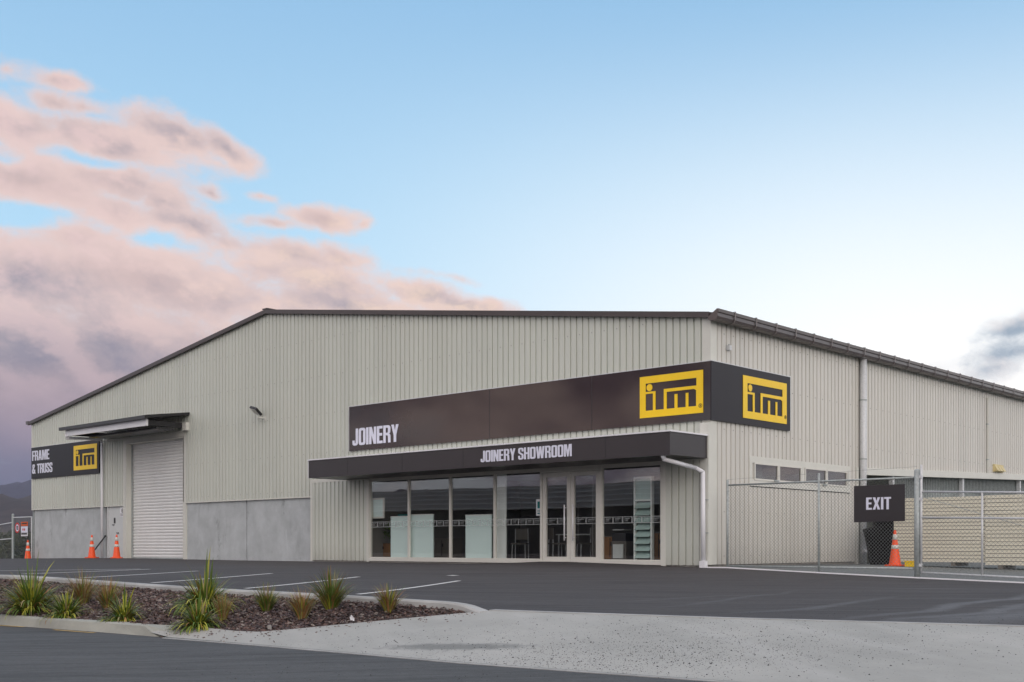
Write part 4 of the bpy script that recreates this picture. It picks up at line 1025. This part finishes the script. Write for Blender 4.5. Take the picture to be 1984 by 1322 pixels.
# ------------------------------------------------------------------ signs on the walls
so = .06
sx0, sx1 = F(678,800,so)[0], .07; szt, szb = 4.79, 3.42
lg = [F(1241.6,731.6,so), F(1364,717,so), F(1241.6,811.4,so), F(1364,799.8,so)]
sg = empty('fascia_sign', 'long dark brown gloss sign reading JOINERY with a yellow frame emblem, above the entrance canopy', 'sign', (0,0,0))
m = MB(); m.box(sx0,sx1-.004,-so-.03,-so+.02,szb,szt); bd = m.build('panel', 'sign', sg)
m = MB(); m.box(sx0-.02,sx1,-so-.034,-so+.02,szt+.001,szt+.022); m.box(sx0-.02,sx0-.002,-so-.034,-so+.02,szb,szt); m.build('edge_trim', 'galv_l', sg)
m = MB()
for px in (950,1148): x = F(px,780,so)[0]; m.box(x-.008,x+.008,-so-.032,-so-.029,szb,szt)
m.build('panel_seam', 'black', sg)
m = MB(); logo(m, fplace(so+.031), lg[0][0], lg[1][0], (lg[2][1]+lg[3][1])/2, (lg[0][1]+lg[1][1])/2, .012); m.build('emblem', 'yellow', sg)
m = MB(); reg(m, fplace(so+.044), lg[1][0]-.07, (lg[2][1]+lg[3][1])/2+.17, .05); m.build('registered_mark', 'sign', sg)
a = F(685,850,so); b = F(774,830,so); tz = F(774,822,so)[1]; bz = F(687,864,so)[1]
m = MB(); text(m, 'JOINERY', fplace(so+.031), a[0], b[0], bz, tz, .012); m.build('lettering', 'white', sg)
# side sign
sl = [S(1437,728,so), S(1521.5,743,so), S(1437,812,so), S(1521.5,820,so)]
sg = empty('side_sign', 'dark sign with a yellow frame emblem wrapping round the corner onto the side wall', 'sign', (0,0,0))
sye = S(1529,780,so)[0]
m = MB(); m.box(so-.02,so+.03,-so-.028,sye,szb,szt); m.build('panel', 'sign2', sg)
m = MB(); m.box(so-.02,so+.034,-so-.028,sye+.02,szt+.001,szt+.022); m.box(so-.02,so+.034,sye+.002,sye+.02,szb,szt); m.build('edge_trim', 'galv_l', sg)
lz0 = (sl[2][1]+sl[3][1])/2; lz1 = (sl[0][1]+sl[1][1])/2
m = MB(); logo(m, splace(so+.031), sl[0][0], sl[1][0], lz0, lz1, .012); m.build('emblem', 'yellow', sg)
m = MB(); reg(m, splace(so+.044), sl[1][0]-.07, lz0+.17, .05); m.build('registered_mark', 'sign2', sg)
# frame & truss sign
a = F(62,867,so); b = F(193,853,so); c = F(62,928,so); d = F(193,917,so)
z1 = (a[1]+b[1])/2; z0 = (c[1]+d[1])/2
sg = empty('wall_sign', 'dark sign reading FRAME & TRUSS with a yellow frame emblem at the far left end', 'sign', (0,0,0))
MB().box(a[0],b[0],-so-.03,-so+.02,z0,z1).build('panel', 'sign2', sg)
m = MB(); m.box(a[0]-.02,b[0]+.02,-so-.034,-so+.02,z1,z1+.02); m.build('edge_trim', 'galv_l', sg)
l0 = F(144.5,865,so); l1 = F(189.5,859,so); l2 = F(145,912,so); l3 = F(189,908,so)
m = MB(); logo(m, fplace(so+.031), l0[0], l1[0], (l2[1]+l3[1])/2, (l0[1]+l1[1])/2, .012); m.build('emblem', 'yellow', sg)
m = MB()
p = F(64,893.5,so); q = F(97,870.5,so); text(m, 'FRAME', fplace(so+.031), p[0], F(97,880,so)[0], p[1], q[1], .012)
p = F(64,918.5,so); q = F(103,896,so); text(m, '& TRUSS', fplace(so+.031), p[0], F(103,900,so)[0], p[1], q[1], .012, gap=.05)
m.build('lettering', 'white', sg)

# ------------------------------------------------------------------ small wall fittings
fx, fz = F(505,810,.2)
fl = empty('floodlight', 'black flat floodlight bracketed to the middle of the front wall', 'floodlight', (fx,-.05,fz))
h = MB(); h.box(-.36,.02,-.50,-.16,-.045,.045); hd = h.build('housing', 'black', fl); hd.rotation_euler = (R(-38), R(14), 0); bevel(hd, .02)
l_ = MB().box(-.32,-.03,-.47,-.19,-.052,-.046).build('lens', 'refl', fl); l_.rotation_euler = (R(-38), R(14), 0)
m = MB(); m.tube((0,.05,0),(-.06,-.25,.02),.03); m.box(-.07,.07,.0,.05,-.08,.08); m.build('bracket', 'trim', fl)
cyy, czz = S(1411,674,.05)
cm = empty('wall_sensor', 'tiny grey box fixed near the top of the side wall by the corner', 'sensor', (0,cyy,czz))
MB().box(.02,.12,-.05,.05,-.06,.05).build('body', 'galv_l', cm); MB().tube((.07,0,.05),(.07,0,.08),.02).build('cap', 'galv', cm)
vy, vz = S(1934,908,.06)
vt = empty('wall_vent', 'small cream louvred vent on the far side wall above the beam', 'vent', (0,vy,vz))
MB().box(.02,.09,-.42,.42,-.13,.13).build('box', 'ylight', vt)
for k in range(3):
    m = MB(); y = -.28+k*.27; m.add([(.09,y-.11,.09),(.09,y+.11,.09),(.20,y+.11,-.10),(.20,y-.11,-.10),(.09,y+.11,-.10),(.09,y-.11,-.10)], [(0,1,2,3),(1,4,2),(0,3,5),(3,2,4,5)]); m.build('hood', 'ylight', vt)

# ------------------------------------------------------------------ fences and gates
def chainlink(m, x0, x1, y, z0, z1, pitch=.075, r=.0027):
    H_ = z1-z0; k = -H_
    d = pitch
    x = x0-H_
    while x < x1:
        # rising diagonal from (x,z0)
        for sgn in (1, -1):
            xa, xb = (x, x+H_) if sgn == 1 else (x+H_, x)
            pa = [xa, z0]; pb = [xb, z1]
            lo, hi_ = (pa, pb) if pa[0] < pb[0] else (pb, pa)
            sl_ = (hi_[1]-lo[1])/(hi_[0]-lo[0])
            if lo[0] < x0: lo[1] += sl_*(x0-lo[0]); lo[0] = x0
            if hi_[0] > x1: hi_[1] -= sl_*(hi_[0]-x1); hi_[0] = x1
            if hi_[0]-lo[0] > .01: m.tube((lo[0], y+.002*sgn, lo[1]), (hi_[0], y+.002*sgn, hi_[1]), r, n=3, caps=False)
        x += d
    return m
FY = -.12
f0 = F(1410,1000,-FY)[0]; f1 = F(1587,1000,-FY)[0]; f2 = F(1777,1000,-FY)[0]
FB, FT = .03, 1.88
fn = empty('chain_link_fence', 'galvanised chain link fence running from the building corner to the thick gate post', 'fence', (f0,FY,0))
m = chainlink(MB(), 0, f2-f0, 0, FB+.02, FT-.02); m.build('wire_mesh', 'wire', fn)
for z, zz_ in ((FT, FT+.0), (FB, FB)): MB().tube((0,0,z),(f2-f0,0,zz_),.021).build('rail', 'galv', fn, smoothf=True)
for x, top in ((0, FT+.10), (f1-f0, FT+.15)):
    m = MB(); g0 = lz(f0+x, FY)-.05; m.tube((x,-.01,g0),(x,-.01,top),.026,n=12); m.ball((x,-.01,top),.028); m.build('post', 'galv', fn, smoothf=True)
m = MB(); m.tube((f2-f0,0,-.3),(f2-f0,0,2.02),.058,n=16); m.ball((f2-f0,0,2.02),.06,sc_=(1,1,.5)); m.build('gate_post', 'galv', fn, smoothf=True)
m = MB(); m.tube((0,0,FT+.13),(f2-f0,0,FT+.22),.003,n=4); m.build('strand_wire', 'wire', fn)
# right gate
gx0 = F(1785,1000,-FY)[0]; gx1 = gx0+5.2; gxm = F(1903,1000,-FY)[0]
gt = empty('gate', 'wide light galvanised mesh gate right of the thick post', 'gate', (gx0,FY,0))
zt0 = F(1785,953,-FY)[1]; zt1 = F(1984,954.5,-FY)[1]; xe = F(1984,1000,-FY)[0]
sl_t = (zt1-zt0)/(xe-gx0); zb0_ = F(1785,1109.6,-FY)[1]; zb1_ = F(1984,1119.4,-FY)[1]; sl_b = (zb1_-zb0_)/(xe-gx0)
zm0 = F(1785,1003,-FY)[1]; zm1 = F(1984,1004.7,-FY)[1]; sl_m = (zm1-zm0)/(xe-gx0)
Lg = gx1-gx0
m = MB()
for za, s_ in ((zt0, sl_t), (zb0_, sl_b), (zm0, sl_m)): m.tube((0,0,za),(Lg,0,za+s_*Lg),.021,n=10)
m.tube((0,0,zb0_),(0,0,zt0+.55),.024,n=10); m.tube((Lg,0,zb0_+sl_b*Lg),(Lg,0,zt0+sl_t*Lg),.021,n=10); x = gxm-gx0; m.tube((x,0,zb0_+sl_b*x),(x,0,zt0+sl_t*x),.021,n=10)
m.build('frame', 'galv_l', gt, smoothf=True)
m = chainlink(MB(), 0, Lg, 0, zb0_+sl_b*Lg, zt0, .085); m.build('wire_mesh', 'wire', gt)
m = MB(); m.tube((0,0,zt0-.1),(Lg,0,zb0_+sl_b*Lg+.1),.006,n=5); m.build('brace_wire', 'galv', gt)
for zh in (zt0+.30, zt0-.15, zb0_+.15): MB().box(-.12,.02,-.03,.03,zh-.03,zh+.03).build('hinge', 'galv_l', gt)
# EXIT sign on the fence
e0 = F(1655,942,-FY+.05); e1 = F(1753.5,938,-FY+.05); e2 = F(1655,1012.4,-FY+.05); e3 = F(1754.5,1010,-FY+.05)
ex0, ex1 = e0[0], e1[0]
es = empty('exit_sign', 'dark brown EXIT sign hung on the chain link fence', 'sign', (0,0,0))
pl = lambda u, v, n: (u, FY-.05-n, v)
zt_ = lambda x: e0[1]+(e1[1]-e0[1])*(x-ex0)/(ex1-ex0); zb_ = lambda x: e2[1]+(e3[1]-e2[1])*(x-ex0)/(ex1-ex0)
MB().polys([[(ex0, zb_(ex0)), (ex1, zb_(ex1)), (ex1, zt_(ex1)), (ex0, zt_(ex0))]], pl, .012).build('panel', 'fascia', es)
a = F(1678.4,988,-FY+.06); b = F(1726.6,963,-FY+.06); m = MB(); text(m, 'EXIT', lambda u, v, n: (u, FY-.063-n, v), a[0], b[0], a[1], b[1], .006); m.build('lettering', 'white', es)
m = MB(); m.box(ex0+.1,ex0+.13,FY-.05,FY+.03,e0[1]-.1,e0[1]-.07); m.box(ex1-.13,ex1-.1,FY-.05,FY+.03,e0[1]-.1,e0[1]-.07); m.build('clamp', 'galv', es)
# left gate beyond the building
lp = F(25,1000,0)[0]
lgx = empty('chain_link_gate', 'galvanised mesh gate and post beyond the far left end of the warehouse', 'gate', (lp,0,0))
m = MB(); m.tube((0,0,-.6),(0,0,F(25,998)[1]),.055,n=12); m.ball((0,0,F(25,998)[1]),.06); m.build('post', 'galv', lgx)
we = W0-lp-.06; ztl = F(30,1003)[1]; zbl = F(30,1086)[1]
m = MB(); m.tube((0,0,ztl),(we,0,ztl),.024); m.tube((0,0,zbl),(we,0,zbl),.024); m.tube((we,0,zbl-.2),(we,0,ztl+.02),.03); m.build('frame', 'galv_l', lgx)
m = chainlink(MB(), 0, we, 0, zbl, ztl, .07, .0022); chainlink(m, -6, -.05, 0, zbl-.1, ztl-.35, .07, .0022); m.build('wire_mesh', 'wire', lgx)
m = MB()
for za, zb2 in ((ztl-.22, ztl-.62), (ztl-.95, ztl-1.15), (zbl, zbl-.1)): m.tube((-.05,0,za),(-6,0,zb2),.024)
m.tube((-6,0,-.7),(-6,0,ztl-.6),.024); m.build('swing_frame', 'galv_l', lgx)
# notices on the left gate
x, z = F(34,1023,.06)
sp_ = empty('speed_sign', 'round white 10 sign with a red ring on the far left gate', 'sign', (x,-.06,z))
circ = lambda r_: [(r_*math.cos(t*.2618), r_*math.sin(t*.2618)) for t in range(24)]
pz = lambda o: (lambda u, v, n: (u, -o-n, v))
MB().polys([circ(.225)], pz(0), .01).build('disc', 'white', sp_); MB().polys([circ(.235), circ(.165)], pz(.011), .004).build('ring', 'red', sp_)
m = MB(); text(m, '10', pz(.011), -.09, .09, -.09, .09, .004); m.build('numeral', 'black', sp_)
x0, z1 = F(41,1011.5,.06); x1, z0 = F(54,1039,.06); zs = F(47,1020,.06)[1]; zq = F(47,1032.5,.06)[1]
hs = empty('site_notice', 'orange and white notice board on the far left gate beside the round sign', 'sign', (0,-.06,0))
MB().box(x0,x1,-.01,0,zs+.01,z1).build('orange_panel', 'orangesign', hs); MB().box(x0,x1,-.01,0,zq+.01,zs-.005).build('white_panel', 'white', hs); MB().box(x0,x1,-.01,0,z0,zq).build('lower_panel', 'whitep', hs)
m = MB(); xm = (x0+x1)/2; zc = (zs+zq)/2
for k in (-1,1): m.polys([[(xm-.05+k*.08+.055*math.cos(t*.785), zc+.055*math.sin(t*.785)) for t in range(8)]], lambda u,v,n:(u,-.011-n,v), .003)
m.build('symbol', 'red', hs)
m = MB(); m.box(x0+.05,x1-.05,-.014,-.011,z0+.06,z0+.075); m.box(x0+.05,x1-.05,-.014,-.011,z0+.085,z0+.14); m.box(x0+.07,x1-.07,-.014,-.011,z1-.1,z1-.05); m.build('print', 'black', hs)

# ------------------------------------------------------------------ cones
def make_cone(loc, label):
    r = empty('traffic_cone', label, 'traffic cone', loc, 0, 'orange traffic cones')
    b = MB(); pr = rr(-.21,-.21,.21,.21,.06,3); b.polys([pr], lambda u, v, n: (u, v, n), .035); b.build('base', 'orange', r)
    rad = lambda z: .145-(.145-.028)*(z-.035)/(.90-.035)
    MB().lathe((0,0,0), [(.165,.035),(.15,.06),(rad(.08),.08),(rad(.88),.88),(.02,.90),(0,.90)], 24).build('body', 'orange', r, smoothf=True)
    for a, b_ in ((.43,.53),(.66,.80)): MB().lathe((0,0,0), [(rad(a)-.002,a),(rad(a)+.004,a+.002),(rad(b_)+.004,b_-.002),(rad(b_)-.002,b_)], 24).build('reflective_band', 'refl', r, smoothf=True)
    return r
x, y, _ = D(1734,1096,29.2)
cone0 = make_cone((x,y,float(ghf([(x,y)])[0])), 'orange cone behind the mesh fence under the EXIT sign')
for px, py, Z, lb in ((54,1088,50.4,'orange cone by the far left gate'),(178,1083,45.0,'orange cone left of the awning downpipe with a bar leaning behind'),(226,1082,44.1,'orange cone in front of the side door beside the roller door')):
    x, y, _ = D(px,py,Z); dup(cone0, (x,y,lz(x,y)+.0), rng.uniform(0,1), lb)
# leaning bar behind the cone
x0, y0, _ = D(171,1080,46.3); x1, y1, z1 = D(204,1039,46.4)
m = MB(); m.tube((x0,y0,lz(x0,y0)),(x1,y1,z1),.028,n=8); m.ball((x1,y1,z1),.045); bb_ = m.build('leaning_bar', 'black'); tag(bb_, 'black bar leaning behind the cone and downpipe at the left wall', 'bar')

# ------------------------------------------------------------------ yard things behind the fence
def yz(x, y): return float(ghf([(x, y)])[0])
def pack(px0, Z, length, label, ph):
    x, y, _ = D(px0,1090,Z); g_ = yz(x, y)
    r = empty('board_pack', label, 'board pack', (x,y,g_), 0, 'packs of cream boards in the yard')
    m = MB(); z = .10; k = 0
    while z < 1.70:
        o = (0, .010, .004, .016)[k % 4]*ph; m.box(0, length, -.0-o, .9, z, z+.080); z += .092; k += 1
    m.build('boards', 'board', r)
    m = MB(); m.box(.02, length-.02, .03, .88, .11, z-.02); m.build('core', 'black', r)
    for q_ in (.3, 1.5, 2.7, 3.9, 5.1):
        if q_ < length: MB().box(q_,q_+.1,.02,.88,0,.10).build('bearer', 'greyw', r)
    return x, y
pack(1732, 30.2, 2.35, 'shorter pack of stacked cream boards beside the black wrapped bundle', 1)
x, y, _ = D(1732,1090,30.2)
def pack2():
    r = empty('board_pack', 'long pack of stacked cream boards seen through the mesh gate', 'board pack', (x+2.37,y-.03,yz(x+2.5,y)), 0, 'packs of cream boards in the yard')
    m = MB(); z = .10; k = 0
    while z < 1.74:
        m.box(0, 6.5, -.012*((k*7) % 3), .9, z, z+.084); z += .096; k += 1
    m.build('boards', 'board', r); MB().box(.02,6.48,.04,.88,.11,z-.02).build('core', 'black', r)
    for q_ in (.3,1.3,2.4,3.6,5.0): MB().box(q_,q_+.12,.02,.88,0,.10).build('bearer', 'greyw', r)
pack2()
# black wrapped bundle
x, y, _ = D(1706,1095,31.6); g_ = yz(x, y)
m = MB(); rows = []
sil = [(0,-.27,.29),(.2,-.30,.31),(.5,-.36,.33),(.8,-.43,.36),(.96,-.44,.37),(1.0,-.30,.38),(1.05,-.19,.38),(1.2,-.17,.37),(1.27,-.11,.37),(1.31,-.02,.31)]
for z, a, b in sil:
    k = 16; ring = []
    for i in range(k):
        t = 2*math.pi*i/k; cx = (a+b)/2; w = (b-a)/2
        f_ = lambda v_: math.copysign(abs(v_)**.6, v_)
        ring.append((cx+w*f_(math.cos(t))+.02*math.sin(z*23+i*2), .30*f_(math.sin(t))+.015*math.sin(i*3+z*31), z))
    rows.append(ring); m.v += ring
for j in range(len(rows)-1):
    for i in range(16): m.f.append((j*16+i, j*16+(i+1) % 16, (j+1)*16+(i+1) % 16, (j+1)*16+i)); m.mi.append(0)
m.f.append(tuple(range((len(rows)-1)*16, len(rows)*16))); m.mi.append(0)
o = m.build('wrapped_bundle', 'blackp', smoothf=True); o.location = (x,y,g_+.01); o.rotation_euler = (0,0,R(40)); tag(o, 'tall black plastic covered bundle beside the side downpipe under the EXIT sign', 'bundle')
x, y, _ = D(1763,1095,28.9)
r = empty('yellow_block', 'small yellow crate on the gravel by the board pack', 'crate', (x,y,yz(x,y)))
MB().box(-.1,.1,-.08,.08,.0,.12).build('body', 'yellow', r); MB().box(-.11,.11,-.09,.09,.12,.15).build('rim', 'yellow', r)
x, y, z = D(1617,1103.5,26.6)
o = MB().box(-.17,.17,-.03,.03,0,.03).build('plank', 'palew'); o.location = (x+.1,y+.6,yz(x+.1,y+.6)); o.rotation_euler = (0,0,R(-20)); bevel(o,.004); tag(o, 'short white batten lying on the gravel under the fence rail', 'batten')

# ------------------------------------------------------------------ planting
def blades(m, n, h, spread, wid, mats, rs, droop=.6, tall=0):
    for i in range(n+tall):
        a = rs.uniform(0, 6.28); tallb = i >= n
        lean = rs.uniform(.0, 1.0)**.6*spread*1.15 if not tallb else rs.uniform(.05,.35)*spread
        L_ = h*rs.uniform(.5, 1.12) if not tallb else h*rs.uniform(1.2, 1.55)
        w = wid*rs.uniform(.6, 1.2)*(1.7 if tallb else 1); r0 = rs.uniform(0, .06)*min(1, h*2)
        b0 = Vector((math.cos(a)*r0, math.sin(a)*r0, -.01)); out = Vector((math.cos(a), math.sin(a), 0)); side = Vector((-math.sin(a), math.cos(a), 0)).lerp(out, rs.uniform(-.4,.4))
        K = 6; ang0 = lean*.55; pts = [b0]; p = b0.copy()
        for k in range(K):
            t = (k+.5)/K; th = ang0+(lean*droop)*t*t*1.8; p = p+(out*math.sin(th)+Vector((0,0,1))*math.cos(th))*L_/K; pts.append(p.copy())
        vs = []
        for k, q_ in enumerate(pts):
            t = k/K; ww = w*(1-t**2.2)*(.7+.6*t if t < .5 else 1)*.5+.0006; vs += [q_-side*ww, q_+side*ww]
        m.add(vs, [(2*k, 2*k+1, 2*k+3, 2*k+2) for k in range(K)], int(rs.choice(len(mats[0]), p=mats[1])))
FLAX = ([0,1,2,3], [.52,.36,.04,.08]); RUSH = ([0,1,2,3], [.20,.12,.44,.24]); RUSHG = ([0,1,2,3], [.52,.12,.22,.14])
def bedpt(px, py):
    h = .8
    for _ in range(60): x, y, z = G(px, py, h); h = .8*h+.2*(.5-float(pl_h([(x, y)])[0]))
    return x, y, .5-h
plants = [ # base pixel, top pixel height, spread, count, kind, tall blades, label
 (60,1191,66,1.4,300,.022,FLAX,4,'flax','large bright green flax clump at the far left of the planter kerb'),
 (128,1198,42,1.7,190,.020,FLAX,1,'flax','low yellow green flax clump right of the large left one'),
 (240,1205,42,1.7,190,.020,FLAX,3,'flax','small flax clump with upright shoots at the kerb in the middle of the left half'),
 (397,1186,62,1.5,300,.022,FLAX,4,'flax','tall dark green flax clump with pale shoots, biggest in the middle of the bed'),
 (384,1218,48,1.7,230,.020,FLAX,2,'flax','low bright flax clump where the kerb dips to the driveway'),
 (160,1172,62,.95,240,.006,RUSH,0,'rush','brown tussock behind the low flax at the left'),
 (209,1180,56,1.0,240,.006,RUSH,0,'rush','reddish brown tussock between two flax clumps'),
 (432,1204,46,.6,180,.006,RUSH,0,'rush','orange brown tussock at the right foot of the biggest flax'),
 (516,1186,50,1.0,230,.007,RUSHG,0,'rush','green and brown tussock first to the right of the flax clumps'),
 (585,1201,56,.85,230,.007,RUSH,0,'rush','pale orange tussock nearest the driveway edge'),
 (641,1181,70,1.0,340,.008,RUSHG,0,'rush','largest dark green tussock with orange tips'),
 (753,1187,52,.85,210,.007,RUSH,0,'rush','rightmost small tussock standing alone in the mulch'),
 (352,1138,18,.7,70,.006,RUSH,0,'rush','tiny dry tussock behind the biggest flax by the back kerb')]
for i, (px, py, hp, spr, n, w, mt, tall, kind, lb) in enumerate(plants):
    if py < 1150: px, py = 392, 1150
    x, y, z = bedpt(px, py); Z = (py-1057); dist = (.5-z)*FP/Z; h = hp*dist/FP
    rs = np.random.default_rng(100+i); m = MB(); blades(m, int(n*(2.2 if kind == 'flax' else 1.5)), h*(1.38 if kind == 'flax' else 1.15), spr*(1.15 if kind == 'flax' else 1.0), w, mt, rs, .6, tall)
    o = m.build('flax_clump' if kind == 'flax' else 'tussock_grass', ['leaf1','leaf2','leaf3','leaf4']); o.location = (x, y, z)
    tag(o, lb, 'plant', 'flax clumps in the planter' if kind == 'flax' else 'tussocks in the planter')
x, y, z = bedpt(523,1222)
m = MB(); m.lathe((0,0,0), [(.022,-.05),(.022,.055),(.017,.055),(.017,-.05)], 14); o = m.build('pipe_stub', 'plinth'); o.location = (x,y,z); o.rotation_euler = (R(8),R(-6),0); tag(o, 'pale pipe stub poking out of the mulch by the driveway', 'pipe stub')
x, y, z = bedpt(682,1206)
m = MB(); m.add([(-.02,0,0),(.025,.01,.0),(.015,.02,.035),(-.01,0,.07),(-.025,-.01,.04),(0,.03,.02)], [(0,1,5),(1,2,5),(2,3,5),(3,4,5),(4,0,5)]); o = m.build('paper_scrap', 'whitep'); o.location = (x,y,z+.01); tag(o, 'crumpled white paper scrap on the mulch', 'litter')
# bushes behind the left gate
for px, Z, wd, hh, lb, sd_ in ((8,58,2.6,1.5,'dark green bush at the left picture edge behind the gate',1),(42,60,2.2,1.75,'rounder olive bush behind the gate signs and cone',2)):
    x, y, _ = D(px,1090,Z); r = empty('bush', lb, 'bush', (x,y,-.6), 0, 'bushes beyond the left gate')
    leafy('foliage', 2600, (0,0,hh*.55), 1.0, 'dleaf', r, .07, (wd*.5, 1.1, hh*.62), sd_)
    m = MB()
    for k in range(6): m.tube((0,0,-.1),(math.cos(k)*wd*.3,math.sin(k)*.5,hh*.8),.035,.01,n=6)
    m.build('stem', 'bark', r)

# ------------------------------------------------------------------ long shed across the road (mirrored in the shop glass)
sh = empty('storage_shed', 'long low dark storage shed across the road mirrored in the shop glass', 'shed', (-62,-66,-1.0), R(-6))
m = MB(); m.box(-60,50,-9,9,0,5.0); m.build('wall', 'shedwall', sh)
m = MB()
for a, b, z0, z1 in ((-9.6,0,4.9,7.6),(0,9.6,7.6,4.9)): m.add([(-61,a,z0),(51,a,z0),(51,b,z1),(-61,b,z1)], [(0,1,2,3)])
rf = m.build('roof', 'shedroof', sh)
m = MB()
for k in range(5): z_ = 4.98+k*.56; yv = 9.6-k*1.96; m.box(-61,51,yv-.06,yv+.06,z_,z_+.08)
m.build('roof_flashing', 'galv_l', rf)

# ------------------------------------------------------------------ evening air
m = MB(); m.box(-5600,3000,-5600,5600,-2.2,420)
hz = m.build('haze', 'trim'); hz['kind'] = 'stuff'
hm = bpy.data.materials.new('air'); hm.use_nodes = True; ht = hm.node_tree; ht.nodes.remove(ht.nodes['Principled BSDF'])
pv = ht.nodes.new('ShaderNodeVolumePrincipled'); pv.inputs['Color'].default_value = (.58,.58,.84,1); pv.inputs['Density'].default_value = .00006
ht.links.new(pv.outputs[0], ht.nodes['Material Output'].inputs['Volume'])
hz.data.materials.clear(); hz.data.materials.append(hm)
# joints cut across the front kerb
for k in range(2, len(rows)-1, 2):
    r_ = rows[k]; m = MB(); d = Vector((.78, -.62, 0))*.006
    for p in r_[1:5]:
        p = Vector(p)+Vector((0,0,.002)); m.v += [tuple(p-d+Vector((-.001,-.001,0))), tuple(p+d+Vector((-.001,-.001,0)))]
    for j in range(3): m.f.append((2*j, 2*j+1, 2*j+3, 2*j+2)); m.mi.append(0)
    struct(m.build('kerb_joint', 'stone'))
